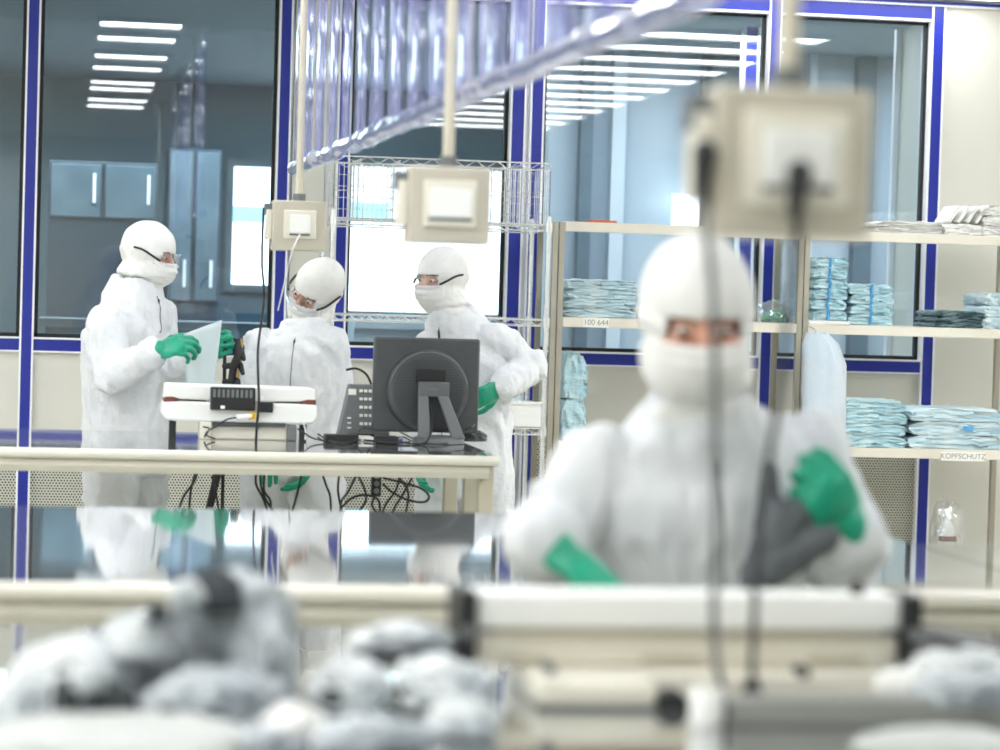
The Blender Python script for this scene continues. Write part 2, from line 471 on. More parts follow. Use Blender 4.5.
structure(box((XL, WY-0.02, HEAD+0.102), (XR, WY, CEIL)), 'trim_%d' % n, M['ceil'])
n += 1
structure(box((CX[3][0]+CX[3][1], WY-0.01, 0), (CX[4][0]-CX[4][1], WY+0.1, HEAD+0.1)), 'trim_%d' % n, M['silver'])
# deep cream reveal behind the last pane
n += 1
o = structure(box((XE-0.03, WY+0.1, SILL-0.1), (XE+0.1, WY+0.62, HEAD+0.02)), 'trim_%d' % n, M['wall'])
box((XE-0.06, WY+0.58, SILL-0.1), (XE-0.03, WY+0.62, HEAD+0.02)).build('edge_strip', M['silver'], o)
n += 1
px = wx(782)
structure(box((px-0.025, WY+0.06, SILL), (px+0.02, WY+0.12, HEAD)), 'trim_%d' % n, M['wall'])

# ------------------------------------------------------------------ the room beyond the glass
FY = 21.0
structure(box((XL, WY+0.5, -0.1), (XR+6, FY+1, 0)), 'floor_adjoining', M['far_floor'])
structure(box((XL, WY+0.5, CEIL), (XR+6, FY+1, CEIL+0.1)), 'ceiling_adjoining', M['far_ceiling'])
structure(box((XL, FY, 0), (XR+6, FY+0.15, CEIL)), 'wall_adjoining_back', M['far_wall'])
structure(box((XL-0.1, WY+0.5, 0), (XL, FY, CEIL)), 'wall_adjoining_left', M['far_wall'])
def fx(px, py=250, y=FY-0.02): return W(px, py, y)
wi = 6
for (x0, x1, y0, y1, mat) in [(231, 272, 168, 284, 'daylight'), (346, 503, 172, 310, 'daylight')]:
    a, b = fx(x0, y1), fx(x1, y0)
    o = structure(box((a.x, FY-0.03, a.z), (b.x, FY-0.005, b.z)), 'window_%d' % wi, M[mat]); wi += 1
    fr = MB()
    fr.box((a.x-0.06, FY-0.06, a.z-0.06), (b.x+0.06, FY, a.z)).box((a.x-0.06, FY-0.06, b.z), (b.x+0.06, FY, b.z+0.06))
    fr.box((a.x-0.06, FY-0.06, a.z), (a.x, FY, b.z)).box((b.x, FY-0.06, a.z), (b.x+0.06, FY, b.z))
    fr.build('window_frame', M['far_gear'], o)
    c0, c1 = fx(x0, 222), fx(x1, 207)
    w = 0.35 if x0 > 300 else 0.27
    box((c0.x, FY-0.04, c0.z), (c0.x+w, FY-0.032, c1.z)).build('coloured_blind', M['cyan'], o)
PX0 = W(545, 250, 16.5).x
pw = MB().box((PX0, 16.5, 0), (XR+5, 16.6, CEIL))
structure(pw, 'wall_adjoining_partition', M['far_pale'])
for i, (px, w, m) in enumerate([(614, .09, 'far_post'), (582, .08, 'far_gear'), (700, .05, 'far_gear'), (716, .22, 'far_gear'), (860, .12, 'far_gear'), (806, .05, 'far_post')]):
    x = W(px, 250, 16.45).x
    structure(box((x-w/2, 16.40, 0), (x+w/2, 16.5, CEIL)), 'wall_adjoining_post_%d' % (i+1), M[m])
x = W(745, 250, 15.0).x
o = structure(box((x-0.036, 15.0, 0), (x+0.036, 15.07, CEIL)), 'wall_adjoining_post_7', M['blue'])
for q in (-1, 1): box((x+q*0.042-0.006, 14.99, 0), (x+q*0.042+0.006, 15.07, CEIL)).build('silver_edge_strip', M['silver'], o)
a, b = W(672, 226, 16.38), W(700, 195, 16.38)
o = structure(box((a.x, 16.37, a.z), (b.x, 16.40, b.z)), 'window_8', M['daylight'])
# equipment beyond the glass
def cabinet(px0, px1, py0, py1, y, label, name, doors, m='far_gear'):
    a, b = W(px0, py1, y), W(px1, py0, y)
    t = thing(name, label, 'cabinet', ((a.x+b.x)/2, y+0.3, 0))
    box((a.x, y, 0), (b.x, y+0.6, b.z)).build('body', M['far_dark'], t, bevel=0.01)
    k = doors; w = (b.x-a.x)/k
    for i in range(k):
        d = box((a.x+i*w+0.015, y-0.025, a.z), (a.x+(i+1)*w-0.015, y, b.z-0.02)).build('door', M[m], t, bevel=0.006)
        box((a.x+(i+1)*w-0.07, y-0.05, a.z+0.1), (a.x+(i+1)*w-0.05, y-0.025, a.z+0.3)).build('handle', M['silver'], d)
    return t
cabinet(48, 158, 164, 216, 18.0, 'pale blue-grey equipment cabinet seen through the wide window behind the person with paper', 'equipment_cabinet', 2)
cabinet(165, 222, 150, 300, 19.2, 'tall narrow grey cabinet beyond the glass beside the bright daylit pane', 'tall_cabinet', 2)
t = thing('work_bench', 'low dark work bench beyond the glass under the pale equipment cabinet', 'bench', (W(110, 300, 15.6).x, 15.6, 0))
bx0, bx1 = W(40, 300, 15.5).x, W(268, 300, 15.5).x
box((bx0, 15.3, 1.28), (bx1, 15.9, 1.33)).build('worktop', M['far_gear'], t)
for x in (bx0+0.05, bx1-0.1):
    box((x, 15.35, 0), (x+0.05, 15.85, 1.28)).build('leg', M['far_dark'], t)
t = thing('work_bench', 'long blue-grey bench beyond the glass below the largest daylit pane', 'bench', (W(430, 300, 17).x, 17, 0))
bx0, bx1 = W(352, 300, 17).x, W(500, 300, 17).x
box((bx0, 16.8, 1.30), (bx1, 17.3, 1.36)).build('worktop', M['far_pale'], t)
box((bx0, 16.85, 0), (bx1, 17.3, 1.30)).build('front_panel', M['far_pale'], t)

# ------------------------------------------------------------------ ceiling lights (also mirrored in the window glass), with added unseen fill panels
def light_panel(x0, x1, y, d=0.35, label=None):
    t = thing('ceiling_light', label, 'ceiling light', ((x0+x1)/2, y, CEIL-0.05), 'recessed ceiling light panels')
    MB().box((x0-0.02, y-d/2-0.02, CEIL-0.03), (x1+0.02, y-d/2, CEIL)).box((x0-0.02, y+d/2, CEIL-0.03), (x1+0.02, y+d/2+0.02, CEIL)) \
        .box((x0-0.02, y-d/2, CEIL-0.03), (x0, y+d/2, CEIL)).box((x1, y-d/2, CEIL-0.03), (x1+0.02, y+d/2, CEIL)).build('frame', M['white_plastic'], t)
    box((x0, y-d/2, CEIL-0.02), (x1, y+d/2, CEIL-0.012)).build('diffuser', M['light'], t)
LL = 'long white fluorescent panel recessed in the ceiling, mirrored in the window glass'
rows = [10.0, 9.05, 7.7, 6.7, 5.3, 4.6, 3.3, 2.5]
for y in rows: light_panel(0.21, 0.71, y, label='short white fluorescent panel recessed in the ceiling before the blue mullion')
for y in [10.9-0.82*i for i in range(12)]: light_panel(3.35, 4.56, y, label=LL)
for y in [11.2, 9.2, 7.2, 5.2, 3.2, 1.4]: light_panel(-2.6, -1.3, y, 0.5, label='added unseen ceiling fill panel out over the side of the long tables')  # extra row out of view, added to even out the light
for y in [11.5, 10.3, 9.1, 7.9, 6.7]: light_panel(7.6, 8.8, y, 0.5, label='added unseen ceiling fill panel over the far aisle beside the shelving')  # added fill, set where the glass does not mirror it
for y in [11.0, 8.6, 6.2, 3.8, 1.4, -1.4]: light_panel(-4.3, -3.1, y, 0.5, label='added unseen ceiling fill panel close to the side wall of the room')  # more unseen fill, added on the side away from the shelving
for y in [0.2, -0.7, -1.6, -2.4]: light_panel(-2.0, -0.95, y, 0.45, label='added unseen ceiling fill panel over the aisle where the camera stands')  # unseen front fill, added to brighten the nearest things
light_panel(2.4, wx(985, 3), WY-0.25, 0.16, label='ceiling light strip running along the top of the window wall')

def area(name, loc, size, power, color=(1, 1, 1), rot=(0, 0, 0)):
    l = bpy.data.lights.new(name, 'AREA'); l.shape = 'RECTANGLE'; l.size, l.size_y = size; l.energy = power; l.color = color
    o = bpy.data.objects.new(name, l); COL.objects.link(o); o.location = loc; o.rotation_euler = rot; return o
area('adjoining_fill', (4.8, 15.0, CEIL-0.05), (5.0, 1.5), 120, (0.93, 0.96, 1.0))  # fill lights added to brighten the room beyond; no fittings seen there
area('adjoining_fill', (0.0, 17.5, CEIL-0.05), (3.0, 3.0), 135, (0.84, 0.97, 1.0))
area('adjoining_fill', (2.4, 18.6, CEIL-0.05), (2.0, 2.0), 70, (0.85, 0.95, 1.0))
w = bpy.data.worlds.new('world'); scene.world = w; w.use_nodes = True
w.node_tree.nodes['Background'].inputs[0].default_value = (0.9, 0.95, 1, 1); w.node_tree.nodes['Background'].inputs[1].default_value = 0.3

# ------------------------------------------------------------------ clear strip curtain hanging along the aisle
CUX = 0.92
def CU(y): return 0.875 + (9.63-y)*0.012
ct = thing('strip_curtain', 'clear lavender-tinted vinyl strip curtain hanging from the ceiling down the aisle', 'curtain', (CUX, 6.6, 1.99))
CZ = 1.995
y = 3.55; k = 0
while y < 9.72:
    w_ = 0.215; mb = MB(); vs = []; fs = []; N = 8
    for zi in range(7):
        z = CZ + (CEIL-0.06-CZ)*zi/6
        for j in range(N+1):
            q = j/N
            xx = CU(y+q*w_) + (0.006 if k % 2 else -0.006) + 0.014*math.sin(PI*q)*(1 if k % 2 else -1) + 0.006*noise.noise(Vector((k*3.3, q*2, z*1.5)))
            vs.append((xx, y+q*w_, z))
    for zi in range(6):
        for j in range(N):
            a = zi*(N+1)+j; fs.append((a, a+1, a+N+2, a+N+1))
    mb.add(vs, fs); mb.build('vinyl_strip', M['curtain'], ct)
    y += 0.19; k += 1
hp, hr = [], []
for i in range(150):
    q = i/149; yy = 3.5 + q*6.43
    hp.append((CU(yy)+0.008*noise.noise(Vector((yy*4, 0, 0))), yy, CZ+0.012*noise.noise(Vector((yy*5, 5, 0)))))
    hr.append(0.027+0.008*noise.noise(Vector((yy*9, 1, 7))))
MB().tube(hp, hr, 10).build('hem', M['hem'], ct)
MB().obox(((CU(3.5)+CU(9.93))/2, 6.715, CEIL-0.03), 0.05, 6.43, 0.06, (1, 0.012, 0), (-0.012, 1, 0)).build('rail', M['silver'], ct)

# ------------------------------------------------------------------ tables
def table(y0, y1, x0, x1, label, legs, top=1.0, slab=0.034, apron=0.042):
    t = thing('work_table', label, 'table', ((x0+x1)/2, (y0+y1)/2, 0))
    box((x0, y0+0.03, top-0.012), (x1-0.0, y1-0.0, top)).build('tabletop', M['steel'], t)
    r = slab/2
    pts = [(y0+0.03, top)] + [(y0+r-r*math.sin(g), top-r+r*math.cos(g)) for g in (0.3, 0.7, 1.1, 1.57, 2.0, 2.5)] + [(y0+0.03, top-slab)]
    MB().prismx(pts, x0, x1).build('front_edge', M['lip'], t)
    MB().prismx([(y0+0.022, top-slab), (y0+0.012, top-slab-apron*0.5), (y0+0.02, top-slab-apron), (y0+0.06, top-slab-apron), (y0+0.06, top-slab)], x0, x1-0.03).build('apron', M['apron'], t)
    box((x0, y1-0.06, top-slab-apron), (x1-0.03, y1-0.02, top-0.012)).build('rear_apron', M['apron'], t)
    for (lx, ly) in legs:
        l = box((lx-0.025, ly-0.025, 0.02), (lx+0.025, ly+0.025, top-0.012)).build('leg', M['legs'], t, bevel=0.004)
        MB().disc((lx, ly, 0.01), (0, 0, 1), 0.03, 0.02).build('foot', M['black'], l)
    return t
T1Y0, T1Y1 = 8.49, 9.60
T1X1 = WZ(500, 457, 1.0).x
lA, lB = W(485, 490, 8.56).x, W(450, 490, 9.5).x
table(T1Y0, T1Y1, -3.3, T1X1, 'long steel-topped work table with cream edge carrying the monitor and sealer', [(-3.2, 8.6), (-3.2, 9.5), (lA, 8.56), (lB, 9.5), (lB-0.02, 8.9)])
TX = W(828, 518, 6.27).x
table(4.65, 6.27, -2.6, TX, 'wide mirror-polished steel table behind the nearest person', [(-2.5, 4.75), (-2.5, 6.17), (TX-0.1, 4.75), (TX-0.1, 6.17)])
table(4.65, 5.62, TX+0.006, 6.2, 'narrower polished steel table in line with the wide one, before the steel shelving', [(TX+0.1, 4.75), (TX+0.1, 5.5), (6.1, 4.75), (6.1, 5.5)])
table(1.9, 3.57, -1.6, 3.2, 'nearest steel table strewn with crumpled bags', [(-1.5, 2.0), (-1.5, 3.45), (3.1, 2.0), (3.1, 3.45)])

# ------------------------------------------------------------------ hanging socket boxes
def socket_box(px, py, wpx, y, label, fw=0.072, fr=0.115):
    c = W(px, py, y); s = 0.19
    t = thing('socket_box', label, 'socket box', (c.x, y, c.z-s/2))
    box((c.x-s/2, y-0.045, c.z-s/2*0.93), (c.x+s/2, y+0.045, c.z+s/2*0.93)).build('housing', M['beige'], t, bevel=0.006)
    q = MB(); z0 = c.z+0.004
    q.box((c.x-fr/2, y-0.055, z0-fr/2*0.87), (c.x+fr/2, y-0.044, z0+fr/2*0.87))
    cv = q.build('cover_plate', M['cream_plastic'], t, bevel=0.003)
    box((c.x-fw/2, y-0.066, z0-0.032), (c.x+fw/2, y-0.054, z0+0.034)).build('hinged_flap', M['white_plastic'], cv, bevel=0.003)
    box((c.x-fw/2, y-0.060, z0-0.039), (c.x+fw/2, y-0.054, z0-0.033)).build('hinge', M['grey_plastic'], cv)
    sd = box((c.x-s/2-0.022, y-0.03, c.z-0.05), (c.x-s/2, y+0.03, c.z+0.055)).build('side_socket', M['cream_plastic'], t, bevel=0.004)
    box((c.x-s/2-0.028, y-0.022, c.z+0.035), (c.x-s/2-0.002, y+0.022, c.z+0.075)).build('catch', M['grey_plastic'], sd)
    MB().tube([(c.x, y, c.z+s/2*0.9), (c.x, y, CEIL)], 0.013, 14).build('rod', M['rod'], t)
    MB().disc((c.x, y, CEIL-0.01), (0, 0, 1), 0.05, 0.02).build('ceiling_flange', M['rod'], t)
    MB().disc((c.x, y, c.z+s/2*0.93+0.012), (0, 0, 1), 0.022, 0.026).build('gland', M['grey_plastic'], t)
    return c
BA = socket_box(298.5, 226, 53, 9.20, 'beige socket box on a thin rod above the head-tilted person, with a white cord')
BB = socket_box(447, 206, 80, 5.92, 'beige socket box hanging in front of the wire basket over the monitor', 0.098, 0.122)
BC = socket_box(785, 164, 160, 3.0, 'largest blurred beige socket box hanging over the nearest person', 0.086, 0.128)

def cable(name, label, pts, r, mat='cable', cat='cable', group=None, parent=None, nn=8):
    o = MB().tube(bez(pts, nn), r, 7).build(name, M[mat], parent)
    return tag(o, label, cat, group) if parent is None else o
cable('power_cable', 'thin black cable hanging from the socket box down to the far sealer', [BA+Vector((-0.125, 0, 0.06)), W(262, 260, 9.18), W(264, 300, 9.18), W(258, 350, 9.15), W(259, 400, 9.12), W(257, 425, 9.13), W(256, 440, 9.17)], 0.0045)
cable('white_cord', 'thin white cord slanting down from the flap of the socket box on the thin rod', [BA+Vector((0, -0.066, -0.03)), W(292, 252, 9.1), W(284, 285, 9.3), W(278, 310, 9.62)], 0.003, 'wcable')
cable('power_cable', 'blurred dark cable hanging straight down past the face of the nearest person', [W(703, 176, 2.95), W(706, 220, 2.98), W(713, 300, 3.05), W(716, 450, 3.1), W(714, 600, 3.12), W(716, 655, 3.14), W(722, 690, 3.16)], 0.005, 'gcable')
cable('power_cable', 'blurred dark cable falling from the front flap of the largest socket box', [W(798, 196, 2.92), W(797, 215, 2.93), W(796, 235, 2.95), W(778, 400, 3.05), W(760, 520, 3.1), W(754, 620, 3.15), W(752, 690, 3.2)], 0.0048, 'cable')
for (p, lab) in ((W(799, 188, 2.915), 'black plug in the flap of the largest socket box'), (W(704, 168, 2.95), 'black plug in the side of the largest socket box')):
    o = MB().capsule(p+Vector((0, 0, 0.018)), p+Vector((-0.004, 0, -0.032)), 0.015, 0.008).build('power_plug', M['black']); tag(o, lab, 'plug')
# ------------------------------------------------------------------ far sealing machine on the long table
def P1(px, py, y): return W(px, py, y)
sy = 9.16
mc = W(240, 436, sy); mx = mc.x; z0 = 1.0
t = thing('heat_sealer', 'white rounded bench heat sealer with a black control box on the long table', 'heat sealer', (mx, sy+0.12, z0))
def L(x, y, z): return (mx+x, sy+y, z0+z)
def lb(x0, x1, y0, y1, z0_, z1_): return box(L(x0, y0, z0_), L(x1, y1, z1_))
pts = [(-.268, .138), (-.262, .190), (.262, .186), (.268, .138), (.2, .134), (-.2, .134)]
MB().prism([(mx+a, z0+b) for a, b in pts], sy+0.02, sy+0.20).build('upper_jaw', M['white_plastic'], t, bevel=0.006)
pts = [(-.270, .128), (-.200, .131), (.200, .131), (.270, .128), (.272, .085), (.258, .062), (.225, .058), (-.225, .062), (-.262, .066), (-.272, .085)]
MB().prism([(mx+a, z0+b) for a, b in pts], sy+0.0, sy+0.20).build('lower_jaw', M['white_plastic'], t, bevel=0.008)
for s in (-1, 1):
    o = MB().prism([(mx+s*.266, z0+.127), (mx+s*.266, z0+.146), (mx+s*.235, z0+.146), (mx+s*.205, z0+.137), (mx+s*.235, z0+.128)], sy+0.015, sy+0.17).build('jaw_pad', M['redbrown'], t)
    MB().prism([(mx+s*.238, z0+.141), (mx+s*.19, z0+.1345), (mx+s*.12, z0+.132), (mx+s*.12, z0+.1345)], sy+0.012, sy+0.10).build('black_strip', M['black'], o)
cb = lb(-.108, .048, -.035, 0.02, .105, .185).build('control_box', M['black'], t, bevel=0.004)
g = MB()
for i in range(9):
    g.box(L(-.10+i*.016, -.0365, .150), L(-.091+i*.016, -.035, .178))
g.build('vent_groove', M['grey_plastic'], cb)
lb(-.073, -.058, -.038, -.034, .110, .121).build('socket', M['white_plastic'], cb)
lb(.058, .112, -.03, 0.01, .100, .136).build('relay_box', M['black'], t, bevel=0.004)
MB().disc(L(.072, -.032, .150), (0, 1, 0), .007, .012).build('knob', M['silver'], t)
yc = lb(.022, .05, -.055, -.02, .075, .100).build('cable_connector', M['yellow'], t, bevel=0.003)
MB().capsule(L(.03, -.05, .088), L(-.01, -.06, .083), .008, .010).build('connector_sleeve', M['white_plastic'], yc)
lb(-.10, .19, .02, .17, .0, .060).build('pedestal', M['cream_plastic'], t, bevel=0.005)
lb(-.095, .16, .0, .02, .046, .062).build('underside_rail', M['dark_grey'], t)
lb(.165, .20, -.0, .15, .0, .055).build('grey_end_block', M['grey_plastic'], t, bevel=0.004)
lb(-.142, -.10, .0, .10, .0, .062).build('left_bracket', M['cream_plastic'], t, bevel=0.004)
for x in (-.235, .225):
    f = lb(x-.012, x+.012, .03, .06, .0, .07).build('foot', M['black'], t)
cable('signal_cable', 'thin black lead looping from the connector to the far sealer jaw', [L(-.01, -.06, .083), L(-.05, -.065, .075), L(-.085, -.05, .05), L(-.115, -.03, .03), L(-.125, -.02, .008)], 0.003)
for i, (pp, lab) in enumerate([([L(-.13, -.02, .045), L(-.11, -.05, .04), L(-.12, -.06, .018), L(-.09, -.05, .006)], 'short black wire beside the sealer bracket'),
                               ([L(.20, -.03, .045), L(.225, -.06, .03), L(.25, -.04, .015), L(.29, -.05, .006)], 'black wire bent down beside the grey block of the far sealer')]):
    cable('wire', lab, pp, 0.0028)
cable('white_cord', 'white wire running down the end of the far sealer', [L(.22, .0, .07), L(.228, -.02, .04), L(.226, -.04, .008)], 0.0025, 'wcable')

# ------------------------------------------------------------------ monitor seen from behind
my = 9.25
b0 = WZ(437, 440, 1.0); mxx = W(428, 436, my).x
t = thing('monitor', 'dark grey computer monitor seen from behind on an A-shaped stand', 'monitor', (mxx, my, 1.0))
A, B, C, D = W(374, 336, my), W(481, 339, my), W(477.5, 431, my), W(372.5, 428, my)
xs0, xs1, zt, zb = (A.x+D.x)/2, (B.x+C.x)/2, (A.z+B.z)/2, (C.z+D.z)/2
zt, zb = 1.375, 1.035
mcx, mcz = (xs0+xs1)/2, (zt+zb)/2
box((xs0, my, zb), (xs1, my+0.035, zt)).build('casing', M['dark_grey'], t, bevel=0.008)
box((xs0+0.012, my+0.034, zb+0.015), (xs1-0.012, my+0.037, zt-0.012)).build('screen', M['black'], t)
# raised rear shell: a dome with rows of vents
rx_, rz_ = 0.150, 0.150
secs = []
for (k_, yy) in ((1.0, my+0.002), (0.97, my-0.018), (0.90, my-0.026), (0.86, my-0.028)):
    secs.append((Vector((mcx+0.005, yy, mcz-0.02)), Vector((rx_*k_, 0, 0)), Vector((0, 0, rz_*k_))))
sh = MB().loft(secs, 40).build('rear_shell', M['dark_grey'], t)
g = MB()
for i in range(24):
    z = mcz-0.02 + rz_*0.8*(1-2*i/23)
    hw = math.sqrt(max(0, (rz_*0.84)**2-(z-mcz+0.02)**2))
    if hw > 0.02: g.box((mcx+0.005-hw, my-0.0305, z-0.0012), (mcx+0.005+hw, my-0.027, z+0.0012))
g.build('vent_groove', M['groove'], sh)
ring = [(mcx+0.005+rx_*0.93*math.cos(q), my-0.0255, mcz-0.02+rz_*0.93*math.sin(q)) for q in [PI*0.06+PI*0.88*i/30 for i in range(31)]]
MB().tube(ring, 0.0035, 8).build('shell_ridge', M['mid_grey'], sh)
sx = mxx
box((sx-0.05, my-0.05, mcz+0.005), (sx+0.052, my-0.028, mcz+0.058)).build('mount_plate', M['black'], t, bevel=0.003)
st = MB()
def quad(x0a, x1a, za, ya, x0b, x1b, zb_, yb, th):
    st.add([(x0a, ya-th, za), (x1a, ya-th, za), (x1a, ya, za), (x0a, ya, za), (x0b, yb-th, zb_), (x1b, yb-th, zb_), (x1b, yb, zb_), (x0b, yb, zb_)],
           [(0,3,2,1),(4,5,6,7),(0,1,5,4),(1,2,6,5),(2,3,7,6),(3,0,4,7)])
quad(sx-0.052, sx-0.008, 1.02, my-0.10, sx-0.048, sx-0.012, mcz-0.035, my-0.05, 0.02)
quad(sx+0.070, sx+0.118, 1.02, my-0.10, sx+0.022, sx+0.060, mcz-0.035, my-0.05, 0.02)
st.obox((sx+0.008, my-0.056, mcz-0.012), 0.112, 0.02, 0.052, (1,0,0), (0,1,0.2), (0,-.2,1))
stand = st.build('stand', M['mid_grey'], t, bevel=0.004)
MB().obox((sx+0.006, my-0.069, mcz-0.012), 0.035, 0.002, 0.012).build('badge', M['grey_plastic'], stand)
MB().loft([(Vector((sx+0.03, my-0.05, 1.002)), Vector((0.095, 0, 0)), Vector((0, 0.10, 0))), (Vector((sx+0.03, my-0.05, 1.018)), Vector((0.092, 0, 0)), Vector((0, 0.095, 0))), (Vector((sx+0.03, my-0.05, 1.026)), Vector((0.075, 0, 0)), Vector((0, 0.08, 0)))], 32).build('foot_plate', M['mid_grey'], t)
cable('monitor_lead', 'thin dark lead drooping from the back of the monitor', [(sx-0.01, my-0.05, mcz-0.06), (sx+0.0, my-0.10, 1.08), (sx-0.03, my-0.16, 1.01), (sx-0.12, my-0.18, 1.006), (sx-0.2, my-0.15, 1.006)], 0.0035)

# push-button console beside the monitor
ky = 9.40
k0, k1 = W(341, 425, ky), W(374, 385, ky)
t = thing('desk_telephone', 'grey push-button console leaning beside the dark monitor', 'telephone', ((k0.x+k1.x)/2, ky, 1.0))
zz0, zz1 = 1.0, k1.z
kx0, kx1 = k0.x, k1.x+0.06
dep = 0.10
MB().add([(kx0-0.01, ky-0.03, zz0), (kx1, ky-0.03, zz0), (kx1, ky+0.09, zz0), (kx0-0.01, ky+0.09, zz0),
          (kx0+0.028, ky+0.03, zz1), (kx1, ky+0.03, zz1), (kx1, ky+0.08, zz1), (kx0+0.028, ky+0.08, zz1)],
         [(0,3,2,1),(4,5,6,7),(0,1,5,4),(1,2,6,5),(2,3,7,6),(3,0,4,7)]).build('body', M['grey_plastic'], t, bevel=0.006)
def kp(x, f, off=0.002):   # a point on the sloping face
    return Vector((x, ky-0.03+0.06*f-off, zz0+(zz1-zz0)*f))
for r in range(5):
    for c in range(3):
        p = kp(k0.x+0.072+c*0.017, 0.28+r*0.15)
        MB().obox(p, 0.012, 0.006, 0.010, (1,0,0), (0,1,-.35), (0,.35,1)).build('key', M['label'], t)
MB().obox(kp(k0.x+0.040, 0.86), 0.028, 0.004, 0.022, (1,0,0), (0,1,-.35), (0,.35,1)).build('display', M['label'], t)
for r in range(3):
    MB().obox(kp(k0.x+0.028, 0.2+r*0.09), 0.014, 0.004, 0.005, (1,0,0), (0,1,-.35), (0,.35,1)).build('indicator', M['silver'], t)
MB().obox(kp((k0.x+k1.x)/2+0.01, 0.06, 0.004), 0.10, 0.01, 0.012, (1,0,0), (0,1,-.35), (0,.35,1)).build('lower_trim', M['black'], t)
cable('curved_cable', 'black cable arching up behind the push-button console', [W(346, 370, 9.5), W(356, 368.5, 9.5), W(365, 373, 9.5), W(370, 381, 9.5), W(374, 395, 9.5), W(376, 415, 9.5), W(377, 430, 9.5)], 0.0045)

# adapters, papers and loose leads round the monitor foot
def small_box(name, label, px0, px1, py0, py1, y, mat='black', cat='adapter', dy=0.06):
    a, b = W(px0, py1, y), W(px1, py0, y)
    h = max(0.012, b.z-a.z)
    o = box((a.x, y, 1.0), (b.x, y+dy, 1.0+h)).build(name, M[mat], None, bevel=0.004); return tag(o, label, cat)
small_box('power_adapter', 'flat black adapter lying before the push-button console', 325, 359, 431, 438, 9.14)
small_box('power_adapter', 'small black adapter at the foot of the monitor stand', 376, 399, 429, 436, 9.10)
small_box('note_pad', 'white note pad lying between the console and the monitor', 328, 374, 426, 430, 9.20, 'label', 'note pad', 0.10)
me = crumple(Vector((W(474, 437, 9.32).x, 9.32, 1.0)), 0.050, 0.04, 0.022, 0.4, 3.5, 4, 4)
tag(link_mesh(me, 'crumpled_sleeve', M['dark_grey']), 'crumpled dark sleeve lying beside the monitor stand', 'sleeve')
for i, (pp, lab) in enumerate([
    ([(318, 434), (330, 441), (345, 443), (360, 440), (380, 441), (400, 437)], 'black lead lying in front of the flat black adapter'),
    ([(355, 433), (365, 428), (378, 431), (392, 441), (410, 442)], 'black lead curving under the monitor'),
    ([(400, 432), (425, 443), (450, 443), (470, 438)], 'black lead lying in front of the monitor foot'),
    ([(448, 428), (458, 432), (468, 429), (475, 425)], 'black lead twisting out beside the stand foot')]):
    cable('loose_lead', lab, [WZ(a, b, 1.006) if b > 430 else W(a, b, 9.15) for a, b in pp], 0.003)

# clamp stand on a tripod behind the long table
ty = 9.72
t = thing('clamp_stand', 'black tripod stand with brass-tipped clamps between the two people with paper', 'stand', (W(224, 400, ty).x, ty, 0))
pb, pt = W(224, 470, ty), W(225, 341, ty)
MB().tube([(pb.x, ty, 0.5), (pt.x, ty, pt.z)], 0.007, 10).build('pole', M['black'], t)
for (x, yy, r) in ((W(200, 510, 9.7).x-0.12, 9.62, 0.015), (W(236, 510, ty).x+.1, 9.66, 0.012), (pb.x-0.02, 10.0, 0.012)):
    MB().tube([(pb.x, ty, 0.95 if r > .014 else 0.7), (x, yy, 0.012)], r, 10).build('leg', M['black'], t)
for (py, dx) in ((352, 16), (366, 15), (382, 12)):
    a = W(225, py, ty); b = W(225+dx, py-1, ty-0.02)
    c = MB().capsule(a, b, 0.012, 0.011).capsule(b, b+Vector((0.01, -0.02, -0.03)), 0.013, 0.008).build('clamp', M['black'], t)
    MB().capsule(b+Vector((0, -0.01, 0.018)), b+Vector((0, -0.01, 0.040)), 0.008, 0.006).build('clamp_screw', M['brass'], c)
MB().tube(bez([W(239, 340, ty-0.02), W(238, 355, ty-0.03), W(234, 366, ty-0.03), W(232, 380, ty-0.02)]), 0.016, 10).build('hose_arm', M['black'], t)

# ------------------------------------------------------------------ cables under the long table
under = [
    ([(198, 470), (194, 482), (184, 496), (178, 512)], 9.2, 'black cable slanting down under the sealer end of the long table'),
    ([(196, 470), (191, 490), (189, 512)], 9.3, 'black cable hanging steeply under the sealer'),
    ([(212, 476), (216, 494), (219, 512)], 9.3, 'black cable hanging beside the thick tripod leg'),
    ([(257, 470), (256, 484), (263, 498), (268, 512)], 9.1, 'black cable hanging in front of the knees of the head-tilted person'),
    ([(260, 470), (261, 486), (266, 500), (274, 512)], 9.1, 'second black cable bunched before the head-tilted person'),
    ([(265, 470), (264, 490), (270, 500), (271, 514)], 9.15, 'third black cable bunched before the head-tilted person'),
    ([(302, 470), (300, 482), (296, 498), (292, 512)], 9.1, 'black cable running past the hanging green glove'),
    ([(321, 470), (326, 485), (330, 496), (331, 512)], 9.2, 'black cable slanting in front of the blue mullion under the table'),
    ([(340, 470), (338, 490), (342, 512)], 9.2, 'black cable hanging beside the blue mullion under the table'),
    ([(357, 474), (348, 492), (342, 500), (340, 512)], 9.2, 'thin black loop left of the power strip under the table'),
    ([(357, 474), (364, 488), (366, 500), (360, 510)], 9.2, 'thin black loop close to the power strip under the table'),
    ([(341, 508), (352, 498), (366, 495), (378, 500), (380, 512)], 9.2, 'black cable coiled low before the grille'),
    ([(383, 478), (400, 482), (420, 488), (429, 496), (424, 502), (408, 500), (392, 492), (383, 484)], 9.15, 'large black cable loop right of the power strip under the table'),
    ([(400, 474), (396, 490), (386, 504), (382, 514)], 9.2, 'black cable crossing behind the large cable loop'),
    ([(398, 476), (408, 492), (406, 512)], 9.25, 'black cable hanging through the large loop'),
    ([(412, 478), (402, 496), (396, 505), (392, 514)], 9.25, 'black cable crossing low beside the large loop'),
    ([(376, 494), (372, 505), (378, 514)], 9.2, 'black cable tail below the power strip'),
]
